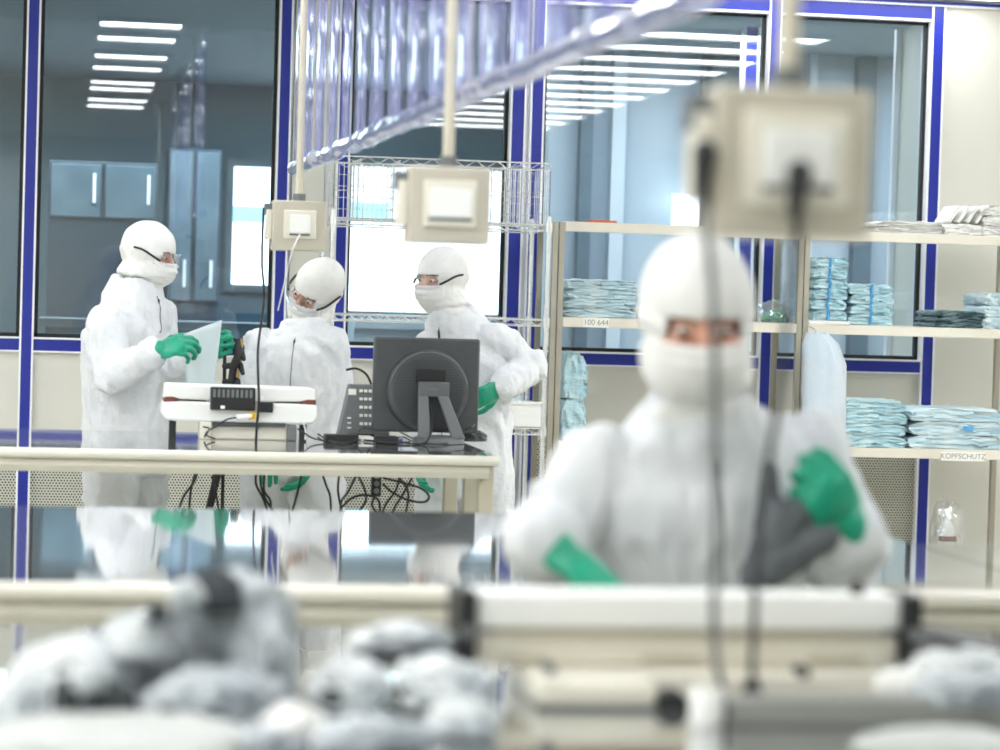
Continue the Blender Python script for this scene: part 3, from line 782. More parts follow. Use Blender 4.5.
for pp, y, lab in under:
    cable('black_cable', lab, [W(a, b, y+0.02*(i % 2)) for i, (a, b) in enumerate(pp)], 0.0042, group='cables under the long table')
a, b = W(371, 496, 9.2), W(381, 471, 9.2)
t = thing('power_strip', 'black power strip hanging on end under the table below the monitor', 'power strip', ((a.x+b.x)/2, 9.2, a.z))
box((a.x, 9.18, a.z), (b.x, 9.22, b.z)).build('body', M['black'], t, bevel=0.004)
for i in range(3):
    MB().disc(((a.x+b.x)/2, 9.178, a.z+0.02+i*0.026), (0, 1, 0), 0.010, 0.006).build('outlet', M['grey_plastic'], t)

# ------------------------------------------------------------------ chrome wire shelving
wy0, wy1 = 12.25, 12.70
wl, wr = W(333, 222, wy0).x, W(549, 222, wy0).x
tw = thing('wire_shelving', 'chrome wire shelving unit with a tall wire basket behind the three people', 'shelving', ((wl+wr)/2, (wy0+wy1)/2, 0))
for x in (wl, wr):
    for y in (wy0, wy1):
        pp, rr = [(x, y, 0.02)], [0.0125]
        for i in range(18):
            for dz, r in ((-.004, .0125), (-.002, .0105), (.002, .0105), (.004, .0125)): pp.append((x, y, 0.15+i*0.1+dz)); rr.append(r)
        pp.append((x, y, 1.92)); rr.append(0.0125)
        MB().tube(pp, rr, 12).build('post', M['chrome'], tw)
        MB().disc((x, y, 0.01), (0, 0, 1), 0.02, 0.02, 12).build('foot', M['black'], tw)
def wire_shelf(z, name='wire_shelf'):
    m = MB()
    for y in (wy0, wy1):
        for dz in (0, -0.030): m.tube([(wl, y, z+dz), (wr, y, z+dz)], 0.0042, 6)
        k = 24
        zz = [(wl+(wr-wl)*i/k, y, z-(0.030 if i % 2 else 0.0)) for i in range(k+1)]
        m.tube(zz, 0.0028, 5)
    for x in (wl, wr):
        for dz in (0, -0.030): m.tube([(x, wy0, z+dz), (x, wy1, z+dz)], 0.0042, 6)
    for i in range(1, 40):
        x = wl+(wr-wl)*i/40; m.tube([(x, wy0, z), (x, wy1, z)], 0.0022, 5)
    for y in (wy0+0.15, wy0+0.30): m.tube([(wl, y, z-0.004), (wr, y, z-0.004)], 0.003, 5)
    m.build(name, M['chrome'], tw)
    for x in (wl, wr):
        for y in (wy0, wy1): MB().disc((x, y, z-0.014), (0, 0, 1), 0.019, 0.045, 12).build('collar', M['chrome'], tw)
for z in (W(440, 221, wy0).z, W(440, 317, wy0).z, 0.905, 0.35): wire_shelf(z)
ztop, zb = W(440, 162, wy0).z, W(440, 221, wy0).z
def grille(name, a, b, z0, z1, nv, nh):
    m = MB(); a, b = Vector(a), Vector(b)
    for i in range(nv+1):
        p = a.lerp(b, i/nv); m.tube([(p.x, p.y, z0), (p.x, p.y, z1)], 0.0020, 5)
    for i in range(nh+1):
        z = z0+(z1-z0)*i/nh; m.tube([(a.x, a.y, z), (b.x, b.y, z)], 0.0036 if i in (0, nh) else 0.0020, 5)
    return m.build(name, M['chrome'], tw)
grille('back_grille', (wl, wy1, 0), (wr, wy1, 0), zb, ztop, 44, 5)
grille('front_grille', (wl, wy0, 0), (wr, wy0, 0), zb, ztop-0.02, 22, 2)
m = MB().tube([(wl, wy0, ztop+0.012), (wr, wy0, ztop+0.012)], 0.0042, 6)
m.tube([(wl+(wr-wl)*i/20, wy0, ztop+(0.012 if i % 2 else -0.02)) for i in range(21)], 0.0026, 5)
m.tube([(wl+(wr-wl)*i/20, wy1, ztop+(0.012 if i % 2 else -0.02)) for i in range(21)], 0.0026, 5)
m.build('truss_rail_frame', M['chrome'], tw)
for x, nn in ((wl, 9), (wr, 9), (wl+(wr-wl)*0.12, 7), (wl+(wr-wl)*0.30, 7), (wl+(wr-wl)*0.86, 7)):
    grille('side_grille', (x, wy0, 0), (x, wy1, 0), zb, ztop, nn, 5)
# white bin with bagged film on the lower wire shelf
a, b = W(486, 427, 12.2), W(543, 404, 12.2)
t = thing('storage_bin', 'white storage bin on the wire shelf beside the hand-on-hip person', 'bin', ((a.x+b.x)/2, 12.4, 0.912))
bh = 0.115
bb = MB()
bb.box((a.x, 12.24, 0.912), (b.x, 12.25, 0.912+bh)).box((a.x, 12.55, 0.912), (b.x, 12.56, 0.912+bh)).box((a.x, 12.25, 0.912), (a.x+0.01, 12.55, 0.912+bh)).box((b.x-0.01, 12.25, 0.912), (b.x, 12.55, 0.912+bh)).box((a.x+.01, 12.25, 0.912), (b.x-.01, 12.55, 0.922))
bb.build('tub', M['white_plastic'], t, bevel=0.003)
MB().box((a.x-0.006, 12.232, 0.905+bh), (b.x+0.006, 12.244, 0.918+bh)).build('rim', M['white_plastic'], t)
me = crumple((((a.x+b.x)/2), 12.4, 0.925), (b.x-a.x)*0.42, 0.13, 0.075, 0.35, 3.2, 8, 4)
tag(link_mesh(me, 'film_bag', M['gown2']), 'pale crumpled film bag lying in the white storage bin', 'bag')

# ------------------------------------------------------------------ cream steel shelving with two bays
sy0, sy1 = 12.35, 12.85
x0, x1 = W(557, 300, sy0).x, W(803, 300, sy0).x
x2 = x1 + (x1-x0)*0.97
ts = thing('steel_shelving', 'long cream steel shelving unit stacked with pale blue packs along the window wall', 'shelving', ((x0+x2)/2, (sy0+sy1)/2, 0))
for x in (x0, x1, x2):
    for y in (sy0, sy1-0.02):
        for dx in ((-0.016, 0.016) if y == sy0 else (0,)):
            u = box((x+dx-0.013, y-0.002, 0), (x+dx+0.013, y+0.03, 1.90)).build('upright', M['upright'], ts)
Z1 = W(600, 222.5, sy0).z; Z2 = W(600, 318, sy0).z; Z3 = W(900, 448.5, sy0).z; Z4 = W(900, 563, sy0).z
SH = [Z1, Z2, Z3, Z4]
for bay, (a, b) in enumerate(((x0+0.03, x1-0.03), (x1+0.03, x2-0.03))):
    for z in SH:
        MB().box((a, sy0-0.004, z-0.048), (b, sy0+0.02, z)).box((a, sy0+0.02, z-0.02), (b, sy1, z)).build('shelf', M['shelf'], ts, bevel=0.003)
def shelf_label(px0, px1, py0, py1, label, txt):
    a, b = W(px0, py1, sy0-0.006), W(px1, py0, sy0-0.006)
    t_ = box((a.x, sy0-0.0075, a.z), (b.x, sy0-0.0045, b.z)).build('shelf_label', M['label'])
    tag(t_, label, 'label')
    cu = bpy.data.curves.new('label_text', 'FONT'); cu.body = txt; cu.size = (b.z-a.z)*0.85; cu.align_x = 'CENTER'; cu.align_y = 'CENTER'; cu.extrude = 0.0003
    tmp = bpy.data.objects.new('tmp', cu); COL.objects.link(tmp)
    dg = bpy.context.evaluated_depsgraph_get(); dg.update()
    me = bpy.data.meshes.new_from_object(tmp.evaluated_get(dg)); bpy.data.objects.remove(tmp)
    o = bpy.data.objects.new('label_lettering', me); COL.objects.link(o); me.materials.clear(); me.materials.append(M['ink'])
    o.rotation_euler = (PI/2, 0, 0)
    o.parent = t_; o.location = Vector(((a.x+b.x)/2, sy0-0.0085, (a.z+b.z)/2)) - t_.location
shelf_label(583, 609, 318.5, 327, 'small paper label on the shelf edge under the blue packs beside the nearest person', '100 644')
shelf_label(941, 985, 452.5, 460.5, 'long white label on the lowest visible shelf edge under the long pale packs', 'KOPFSCHUTZ')

# folded gown packs
def pack(name, label, x0, x1, z, h, y0=12.39, y1=12.70, mat='gown', seed=0, cat='pack', group=None, tape=None, slant=0.0):
    n1, n2, n3 = 26, 10, 5
    vs, fs = [], []
    bm = bmesh.new(); bmesh.ops.create_cube(bm, size=1)
    bmesh.ops.subdivide_edges(bm, edges=bm.edges, cuts=11, use_grid_fill=True)
    w, d = x1-x0, y1-y0
    for v in bm.verts:
        p = v.co*2
        e = 8
        r = (abs(p.x)**e+abs(p.z)**e)**(1/e); rr = (abs(p.y)**e+abs(p.z)**e)**(1/e)
        q = Vector((p.x/max(r, 1e-6)*max(abs(p.x), abs(p.z)) if r > 1 else p.x, p.y, p.z))
        nn = Vector((noise.noise(Vector((p.x*2.6*w/0.17, p.y*2, p.z*1.8+seed*3))), noise.noise(Vector((p.x*3+5, p.y*3, p.z+seed))), noise.noise(Vector((p.x*3.0*w/0.17+seed, p.y*2.2, p.z*0.7)))))
        n2_ = noise.noise(Vector((p.x*9*w/0.17+seed*7, p.y*6, p.z*4)))
        co = Vector((q.x*w/2*(1+0.07*nn.x-0.02*abs(p.z)), q.y*d/2*(1+0.04*nn.y), q.z*h/2*(1+0.0*nn.z)))
        top = max(0, p.z)
        co.z += h*(0.20*nn.z+0.14*n2_)*(1 if p.z > -0.5 else 0)*(1-0.35*max(abs(p.x)**4, abs(p.y)**4))
        co.y += (0.018*n2_+0.016*nn.x)*(1 if abs(p.y) > 0.9 else 0)
        co.z -= h*0.18*(abs(p.x)**6)*(1 if p.z > 0 else 0)
        v.co = co
    me = bpy.data.meshes.new(name); bm.to_mesh(me); bm.free()
    lo = min(v.co.z for v in me.vertices)
    for v in me.vertices: v.co.z += z-lo
    me.transform(Matrix.Translation(((x0+x1)/2, (y0+y1)/2, 0)))
    o = link_mesh(me, name, M[mat], None, smooth=True, angle=60)
    tag(o, label, cat, group)
    if tape:
        tx = x0+w*tape
        pts = [(tx+0.006*math.sin(seed*2.1), y0-0.008, z+h*0.05), (tx+0.008*math.sin(seed*3.7), y0-0.011, z+h*0.5), (tx+0.006*math.sin(seed*1.3), y0-0.008, z+h*0.95)]
        MB().tube(pts, 0.0075, 6).build('tape', M['tape'], o)
    return o
def pxw(px, y=12.39): return W(px, 300, y).x
words_ = ['lowest', 'second', 'third', 'fourth', 'fifth', 'sixth', 'seventh']
def stack(n, px0, px1, z, htot, where, kind='folded pale blue gown pack', mat='gown', tape=None, seed=0, y0=12.39, y1=12.70):
    h = htot/n
    for i in range(n):
        j = 0.006*math.sin(seed*3+i*2.2)
        nm = words_[i] if i < n-1 else 'topmost'
        pack('gown_pack', f'{kind}, {nm} of the stack {where}', pxw(px0)+j, pxw(px1)+j*0.5, z+i*h+0.001, h*0.97, y0, y1, mat, seed+i*1.37, 'pack', 'gown packs ' + where, tape)
stack(4, 566, 637, Z2, 0.185, 'by the nearest person, middle shelf', seed=1, mat='gown2', tape=None)
pack('gown_pack', 'small pale blue pack tucked beside the stack next to the nearest person', pxw(640), pxw(665), Z2+.001, 0.10, mat='gown', seed=31)
zA = Z2
stack(6, 813, 847, Z2+0.02, 0.31, 'tall and narrow beside the shelf upright', tape=0.45, seed=5)
stack(4, 850, 894, Z2, 0.205, 'shorter, next to the tall narrow stack', tape=0.48, seed=12)
o = box((pxw(809), 12.38, Z2+0.0005), (pxw(850), 12.66, Z2+0.018)).build('card_tray', M['white_plastic'], None, bevel=0.003); tag(o, 'flat white tray under the tall narrow stack of packs', 'tray')
stack(4, 842, 911, Z3, 0.235, 'on the low shelf by the green glove', kind='folded pale blue pack', seed=18)
stack(3, 914, 1010, Z3, 0.205, 'over the long shelf label', kind='long flat pale blue pack', mat='gown2', seed=25)
MB().obox((pxw(972), 12.379, Z3+0.105), 0.05, 0.004, 0.022).build('printed_mark', M['tape']); tag(bpy.data.objects['printed_mark'], 'blue printed mark on the long flat packs', 'mark')
stack(3, 936, 985, Z2, 0.085, 'on the middle shelf by the cream wall', kind='dark teal folded pack', mat='teal_pack', seed=33)
stack(3, 984, 1010, Z2, 0.18, 'pale, beside the dark teal packs', mat='gown2', seed=37)
stack(2, 876, 940, Z1, 0.060, 'white, on the top shelf before the blue mullion', kind='folded white cloth', mat='white_cloth', seed=41)
pack('folded_cloth', 'flat white folded cloth lying under the leaning white cloths', pxw(942), pxw(980), Z1+.001, 0.055, mat='white_cloth', seed=44, cat='cloth')
for i in range(4):
    c = Vector((pxw(948+i*9), 12.52, Z1+0.062))
    m = MB()
    T = Vector((0.55, 0, 0.85)).normalized(); nrm = Vector((0.85, 0, -0.55))
    m.obox(c+T*0.05+Vector((0.0, 0, 0.0)), 0.018, 0.22, 0.10, nrm, (0, 1, 0), T)
    o = m.build('folded_cloth', M['white_cloth'], None, bevel=0.006)
    tag(o, f'{words_[i] if i else "first"} of four white cloths leaning on the top shelf, counted from the blue mullion', 'cloth', 'leaning white cloths')
stack(3, 980, 1012, Z1, 0.155, 'at the end of the top shelf', kind='folded white pack', mat='white_cloth', seed=50)
stack(2, 566, 590, Z3, 0.42, 'behind the sleeve of the nearest person', mat='gown', seed=60)
# flat orange booklet on the top shelf
o = box((pxw(591), 12.45, Z1+0.0005), (pxw(617), 12.62, Z1+0.014)).build('booklet', M['orange'], None, bevel=0.002); tag(o, 'thin orange booklet lying flat on the top shelf', 'booklet')
# bag with green gloves
gc = Vector((pxw(781), 12.5, Z2))
t = thing('glove_bag', 'clear bag of green gloves on the middle shelf beside the head of the nearest person', 'bag', gc)
link_mesh(crumple(gc, 0.078, 0.08, 0.032, 0.4, 3.4, 3, 4), 'gloves', M['glove'], t)
link_mesh(crumple(gc, 0.088, 0.10, 0.058, 0.3, 3.0, 5, 4), 'clear_bag', M['film'], t)
a = W(790, 300, 12.33)
t = thing('film_sleeve', 'narrow clear film sleeve hanging by the middle shelf upright', 'sleeve', (a.x, 12.6, Z2))
link_mesh(crumple(Vector((W(789, 300, 12.6).x, 12.62, Z2)), 0.045, 0.03, 0.26, 0.25, 4.0, 9, 4), 'clear_sleeve', M['film'], t)
# spray bottle in a clear bag on the bottom shelf
sp = Vector((W(949, 555, 12.45).x, 12.5, Z4))
t = thing('spray_bottle', 'white spray bottle in a clear bag on the bottom shelf before the cream wall', 'bottle', sp)
MB().loft([(sp+Vector((0,0,z)), Vector((r,0,0)), Vector((0,r,0))) for z, r in ((0.002,.036),(.02,.04),(.15,.04),(.18,.03),(.20,.016),(.225,.015))], 20).build('bottle_body', M['white_plastic'], t)
MB().box((sp.x-0.05, 12.485, Z4+.225), (sp.x+0.025, 12.515, Z4+.262)).build('spray_head', M['white_plastic'], t, bevel=0.006)
MB().capsule((sp.x-0.035, 12.5, Z4+.225), (sp.x-0.03, 12.5, Z4+.185), .006, .005).build('trigger', M['white_plastic'], t)
box((sp.x-0.0405, 12.458, Z4+.10), (sp.x+0.0405, 12.5, Z4+.125)).build('label_band', M['redbrown'], t)
link_mesh(crumple(sp, 0.095, 0.09, 0.165, 0.22, 3.4, 14, 4), 'clear_bag', M['film'], t)
o = box((pxw(985), 12.42, Z4+0.0005), (pxw(1004), 12.6, Z4+0.045)).build('carton', M['brown'], None, bevel=0.003); tag(o, 'small brown carton on the bottom shelf at the outer upright', 'carton')
# pale film bag hanging from the middle upright
hb = W(822, 395, 12.2)
t = thing('hanging_bag', 'pale translucent garment bag hanging from the shelf upright beside the shoulder of the nearest person', 'bag', (W(822, 395, 12.1).x, 12.15, 0.9))
secs = []
for (py, px, hw) in ((334, 817, 10), (345, 820, 18), (365, 824, 22), (390, 824, 22), (420, 824, 22), (450, 823, 21), (475, 822, 20), (490, 822, 15)):
    c = W(px, py, 12.12); s = hw/207
    secs.append((c+Vector((0, 0.02*noise.noise(c*9), 0)), Vector((s*(1+0.1*noise.noise(c*7)), 0.02, 0)), Vector((0, 0.06, 0))))
me = MB().loft(secs, 40).mesh(); wrinkle(me, 0.010, 14, 3, 2.0)
link_mesh(me, 'bag_body', pbr('pale_bag_film', (206, 220, 232), 0.4, c2=(222, 226, 230), nscale=3, bump=0.4, bscale=20, alpha=0.82), t)
MB().tube(bez([W(817, 335, 12.12), W(814, 329, 12.2), W(808, 326, 12.33)]), 0.004, 6).build('hook', M['chrome'], t)
# ------------------------------------------------------------------ people in cleanroom suits
def V(*a): return Vector(a)
def frame(fwd, up):
    f = Vector(fwd).normalized(); u = Vector(up); u = (u-f*u.dot(f)).normalized(); r = u.cross(f)   # r: the person's left ... side axis
    return r, f, u

def hand(name, parent, wrist, f, n, t, curl, mat, s=1.0, cuff=0.075, back=None, voxel=0.0042, thumb=0.5, spread=0.10, tuck=0.0):
    """glove: wrist point, f towards the fingers, n the way the palm looks, t the thumb side; curl per finger (radians per joint)"""
    f = Vector(f).normalized(); n = Vector(n); n = (n-f*n.dot(f)).normalized()
    t0 = Vector(t); sd = f.cross(n).normalized()
    if sd.dot(t0) < 0: sd = -sd
    wrist = Vector(wrist); mb = MB()
    mb.ellipsoid(wrist+f*0.055*s, sd*0.043*s, f*0.060*s, n*0.017*s)
    L = [(0.030, 0.088, (0.042, 0.027, 0.022)), (0.010, 0.094, (0.047, 0.031, 0.024)), (-0.011, 0.090, (0.043, 0.029, 0.023)), (-0.031, 0.081, (0.034, 0.022, 0.020))]
    for i, (o, k, ph) in enumerate(L):
        kn = wrist + sd*o*s + f*k*s
        mb.capsule(wrist+sd*o*0.5*s+f*0.01*s, kn, 0.013*s, 0.0115*s, 10)
        c = curl[i] if isinstance(curl, (list, tuple)) else curl
        d = (f + sd*spread*(1.5-i)*0.6).normalized(); p = kn; r = 0.0105*s if i < 3 else 0.0092*s
        for j, l in enumerate(ph):
            a = c*(0.8 if j == 0 else 1.0)
            ax = f.cross(n); d = (Matrix.Rotation(a, 3, ax) @ d).normalized()
            q = p + d*l*s
            mb.capsule(p, q, r, r*0.92, 10); p = q; r *= 0.93
    p = wrist + sd*0.026*s + f*0.022*s + n*0.006*s
    d = (f*(0.55-0.35*tuck) + sd*(0.75-0.5*tuck) + n*(0.35+0.6*tuck)).normalized()
    for j, (l, r) in enumerate(((0.042, 0.0140), (0.033, 0.0118), (0.026, 0.0105))):
        if j: d = (d*(1-thumb*0.5) + (f*0.7+n*0.55-sd*0.15)*thumb).normalized()
        q = p + d*l*s; mb.capsule(p, q, r*s, r*0.92*s, 10); p = q
    bk = Vector(back).normalized() if back is not None else -f
    mb.capsule(wrist+f*0.02*s, wrist+bk*0.02*s, 0.034*s, 0.036*s, 14)
    mb.capsule(wrist, wrist+bk*cuff*0.6*s, 0.036*s, 0.044*s, 16, 3)
    me = remesh(mb, voxel, 5, 0.5)
    wrinkle(me, 0.0016, 26, 26, 3.0, 1)
    g = link_mesh(me, name, M[mat], parent, angle=80)
    # rolled cuff end
    e = wrist+bk*cuff*s
    a = bk.orthogonal().normalized(); b = bk.cross(a)
    secs = []
    for (q, r) in ((0.35, 0.040), (0.6, 0.044), (0.9, 0.0485), (1.0, 0.0500), (1.02, 0.0485), (0.98, 0.045)):
        secs.append((wrist+bk*cuff*q*s, a*r*s, b*r*s))
    MB().loft(secs, 28).build('cuff', M[mat], g)
    return g

def person(label, y0, J, facing, head_fwd, head_up, suit='suit', hd=1.0, goggles=True, seed=0.0, voxel=0.011, hands=(), width=1.0, zipline=True, hood_drop=0.20):
    P = {}
    for k, v in J.items():
        P[k] = W(v[0], v[1], y0+(v[2] if len(v) > 2 else 0.0))
    base = V(P['pelvis'].x, P['pelvis'].y, 0)
    t = thing('person', label, 'person', base)
    F = V(facing[0], facing[1], 0).normalized(); S = F.cross(V(0, 0, 1)).normalized()   # S: the person's right
    r_, f_, u_ = frame(head_fwd, head_up)
    HC = P['head']
    def H(x, f, z): return HC + (r_*x + f_*f + u_*z)*hd
    sR, sL = P['shoulder_r'], P['shoulder_l']
    ax = (sR-sL); ax = ax.normalized()
    # ---- legs follow the pelvis
    pel = P['pelvis']
    hips = {'r': pel + S*0.09 + V(0, 0, -0.04), 'l': pel - S*0.09 + V(0, 0, -0.04)}
    for s_ in 'rl':
        sg = 1 if s_ == 'r' else -1
        h = hips[s_]
        P['ankle_'+s_] = V(h.x, h.y, 0.09) + S*0.035*sg - F*0.02
        P['knee_'+s_] = (h+P['ankle_'+s_])/2 + F*0.02 + V(0, 0, 0.0)
    def torso(mb, k, top=True):
        neck, chest = P['neck'], P['chest']
        up_t = (neck-pel).normalized()
        fw = up_t.cross(ax); fw = fw if fw.dot(F) > 0 else -fw; fw.normalize()
        sh = (sR+sL)/2
        w = (sR-sL).length/2
        secs = [(pel+V(0,0,-0.13), S*0.175*k*width, F*0.135*k), (pel+V(0,0,-0.03), S*0.195*k*width, F*0.150*k), (pel+V(0,0,0.09), S*0.182*k*width, F*0.140*k),
                (pel.lerp(chest, 0.55), (S*0.5+ax*0.5).normalized()*0.178*k*width, fw*0.135*k),
                (chest, ax*0.195*k*width, fw*0.142*k), (chest.lerp(sh, 0.55), ax*(w+0.030)*k, fw*0.130*k), (sh-up_t*0.012, ax*(w+0.012)*k, fw*0.108*k),
                (sh.lerp(neck, 0.34)+up_t*0.008, ax*(w*0.66+0.034)*k, fw*0.100*k), (sh.lerp(neck, 0.70)+up_t*0.010, ax*(w*0.30+0.072)*k, fw*0.098*k),
                (neck+up_t*0.012, ax*0.088*k, fw*0.093*k), (neck+up_t*0.036, ax*0.082*k, fw*0.088*k)]
        if k < 1: secs = secs[:-2] + [(neck-up_t*0.01, ax*0.05, fw*0.05)]
        mb.loft(secs, 28)
    def limbs(mb, k):
        for s_ in 'rl':
            sh, el, wr = P['shoulder_'+s_], P['elbow_'+s_], P['wrist_'+s_]
            mb.capsule(sh.lerp(el, 0.06), el, 0.070*k, 0.060*k, 18); mb.capsule(el, wr, 0.062*k, 0.050*k, 18)
            mb.capsule(hips[s_], P['knee_'+s_], 0.108*k, 0.082*k, 18); mb.capsule(P['knee_'+s_], P['ankle_'+s_], 0.082*k, 0.068*k, 18)
    # ---- body: head, neck, trunk and limbs in one skin
    mb = MB(); torso(mb, 0.72); limbs(mb, 0.62)
    mb.capsule(P['neck'], HC-u_*0.04*hd, 0.046, 0.046, 16)
    E = lambda x, f, z, a, b, c: mb.ellipsoid(H(x, f, z), r_*a*hd, f_*b*hd, u_*c*hd)
    E(0, -.012, .022, .075, .097, .098); E(0, .018, -.055, .058, .068, .062); E(0, .078, .030, .048, .018, .011)
    E(0, .094, -.018, .011, .016, .022); mb.capsule(H(0, .086, .012), H(0, .101, -.022), .0085*hd, .0115*hd, 10)
    for sx_ in (-1, 1):
        E(sx_*.042, .062, -.022, .022, .022, .018); E(sx_*.070, -.012, -.008, .008, .018, .030)
    E(0, .080, -.066, .024, .012, .012)
    for s_ in 'rl':
        mb.ellipsoid(P['ankle_'+s_]+F*0.05+V(0, 0, -0.05), S*0.035, F*0.10, V(0, 0, 0.03))
    me = remesh(mb, 0.0075, 3, 0.4)
    link_mesh(me, 'body', M['skin'], t, angle=80)
    for sx_ in (-1, 1):
        e = H(sx_*.032, .074, .003)
        ey = MB().ellipsoid(e, r_*.0125*hd, f_*.0125*hd, u_*.0062*hd, 16, 10).build('eye', M['eye_white'], t)
        MB().ellipsoid(e+f_*.0105*hd-u_*0.001, r_*.0058*hd, f_*.0036*hd, u_*.0050*hd, 12, 8).build('iris', M['iris'], ey)
        MB().tube([H(sx_*.014, .090, .022), H(sx_*.030, .089, .027), H(sx_*.050, .078, .023)], [.003*hd, .004*hd, .002*hd], 8).build('eyebrow', M['brow'], t)
    # ---- coverall
    mb = MB(); torso(mb, 1.0); limbs(mb, 1.0)
    me = remesh(mb, voxel, 8, 0.6)
    el = [P['elbow_r'], P['elbow_l']]
    def mk(p):
        d = min((p-e).length for e in el); return 1.0 + 0.5*math.exp(-(d/0.11)**2)
    wrinkle(me, 0.0105, 10.0, 4.2, seed, 2, mk)
    wrinkle(me, 0.0040, 26.0, 10.0, seed+9, 1, mk)
    link_mesh(me, 'coverall', M[suit], t, angle=80)
    bvh = BVHTree.FromPolygons([v.co + WLOC[t.name] for v in me.vertices], [tuple(p.vertices) for p in me.polygons])
    # ---- hood with its eye slot, and the mask
    mb = MB()
    E2 = lambda x, f, z, a, b, c: mb.ellipsoid(H(x, f, z), r_*a*hd, f_*b*hd, u_*c*hd, 26, 16)
    E2(0, -.012, .030, .089, .112, .106); E2(0, .012, -.048, .081, .088, .088); E2(0, .070, -.050, .050, .042, .052)
    nk = P['neck']; dn = (nk-HC)
    secs = [(HC-u_*0.045*hd-f_*0.005, r_*0.086*hd, f_*0.092*hd), (HC.lerp(nk, 0.55)-u_*0.01, r_*0.086, f_*0.090), (HC.lerp(nk, 0.85), (ax*0.086), F*0.088), (nk+V(0, 0, -0.03), ax*0.084, F*0.086)]
    mb.loft(secs, 28)
    me = remesh(mb, 0.0065, 6, 0.5)
    wrinkle(me, 0.0050, 12, 9, seed+4, 2, lambda p: 0.30 if (p-HC).dot(u_) > 0.02 else 1.2)
    bm = bmesh.new(); bm.from_mesh(me)
    def loc(p): q = (p-HC)/hd; return q.dot(r_), q.dot(f_), q.dot(u_)
    dead, mask = [], []
    for fc in bm.faces:
        x, f, z = loc(fc.calc_center_median())
        if f > 0.02 and abs(x) < 0.058 and -0.017 < z < 0.025: dead.append(fc)
        elif f > 0.035 and abs(x) < 0.068 and -0.098 < z <= -0.020: mask.append(fc.index)
    bmesh.ops.delete(bm, geom=dead, context='FACES')
    bm.to_mesh(me); bm.free()
    h = link_mesh(me, 'hood', M['hood'], t, angle=80)
    sd_ = h.modifiers.new('cloth', 'SOLIDIFY'); sd_.thickness = 0.003; sd_.offset = -1
    # mask: a pleated cover over nose and chin
    rowsn, cn = 12, 22; vs, fs = [], []
    for i in range(rowsn+1):
        z = -0.014-0.088*i/rowsn
        for j in range(cn+1):
            q = -1.15+2.3*j/cn
            bul = 0.018*math.exp(-((z+0.045)/0.035)**2) + 0.004*math.sin(i*1.9)
            rad_x, rad_f = 0.083, 0.098+bul*math.cos(q)
            if z < -0.06: k = 1-((-z-0.06)/0.05)**2*0.28; rad_x *= k; rad_f *= k
            vs.append(H(rad_x*math.sin(q), rad_f*math.cos(q)+0.008, z))
    for i in range(rowsn):
        for j in range(cn):
            a = i*(cn+1)+j; fs.append((a, a+1, a+cn+2, a+cn+1))
    mk_ = MB().add(vs, fs).build('face_mask', M['hood'], t, angle=80)
    sm = mk_.modifiers.new('cloth', 'SOLIDIFY'); sm.thickness = 0.003
    if goggles:
        rows_, cs = 6, 20; vs, fs = [], []
        for i in range(rows_+1):
            z = -0.026+0.052*i/rows_
            for j in range(cs+1):
                q = -1.05+2.1*j/cs
                vs.append(H(0.084*math.sin(q), 0.030+0.094*math.cos(q)-0.004*((i/rows_)-.5), z*(1-0.25*abs(q)**3/1.15)))
        for i in range(rows_):
            for j in range(cs):
                a = i*(cs+1)+j; fs.append((a, a+1, a+cs+2, a+cs+1))
        gg = MB().add(vs, fs).build('goggles', M['lens'], t, angle=80)
        rim = [H(0.084*math.sin(q), 0.030+0.095*math.cos(q), 0.026*(1-0.25*abs(q)**3/1.15)) for q in [-1.05+2.1*j/20 for j in range(21)]]
        rim2 = [H(0.084*math.sin(q), 0.030+0.095*math.cos(q), -0.026*(1-0.25*abs(q)**3/1.15)) for q in [-1.05+2.1*j/20 for j in range(21)]]
        MB().tube(rim, 0.0022*hd, 6).tube(rim2, 0.0018*hd, 6).build('lens_frame', M['lens'], gg)
        for s_ in (-1, 1):
            pts = [H(s_*.073, .078, -.010), H(s_*.090, .050, .004), H(s_*.0965, .010, .020), H(s_*.094, -.030, .024)]
            MB().tube(bez(pts), 0.0045*hd, 7).build('temple_strap', M['black'], gg)
    # ---- front zip: follows the cloth
    if zipline:
        up_t = (P['neck']-pel).normalized(); pts = []
        fw = up_t.cross(ax); fw = (fw if fw.dot(F) > 0 else -fw).normalized()
        for i in range(40):
            q = i/39; o = P['neck'].lerp(pel, q*0.95) + up_t*-0.03
            hit = bvh.ray_cast(o+fw*0.6, -fw)
            if hit[0] is None: continue
            if pts and (hit[0]-pts[-1]).length > 0.055: break
            pts.append(hit[0]+fw*0.001)
        if len(pts) > 4:
            MB().tube(pts, 0.0022, 6).build('zip', M['grey_plastic'], t)
            MB().capsule(pts[1]+fw*0.003, pts[1]+fw*0.004-up_t*0.03, 0.004, 0.005, 8).build('zip_pull', M['black'], t)
    # ---- shoes
    for s_ in 'rl':
        a = P['ankle_'+s_]
        MB().loft([(V(a.x, a.y, 0)+F*0.05+V(0,0,z), S*wd, F*ln) for z, wd, ln in ((.0,.046,.135),(.03,.05,.14),(.06,.046,.12),(.09,.05,.075),(.16,.068,.070))], 24).build('overshoe', M['hood'], t)
    for hd_ in hands:
        k = hd_['side']; wr, el_ = P['wrist_'+k], P['elbow_'+k]
        fdir = W(hd_['to'][0], hd_['to'][1], y0+hd_['to'][2]) - wr if 'to' in hd_ else wr-el_
        hand('glove', t, wr+fdir.normalized()*0.015, fdir, hd_['n'], hd_['t'], hd_['curl'], 'glove', hd_.get('s', 1.0), hd_.get('cuff', 0.085), el_-wr, hd_.get('voxel', 0.0045), hd_.get('thumb', 0.5), hd_.get('spread', 0.1), hd_.get('tuck', 0.0))
    return t, P, H

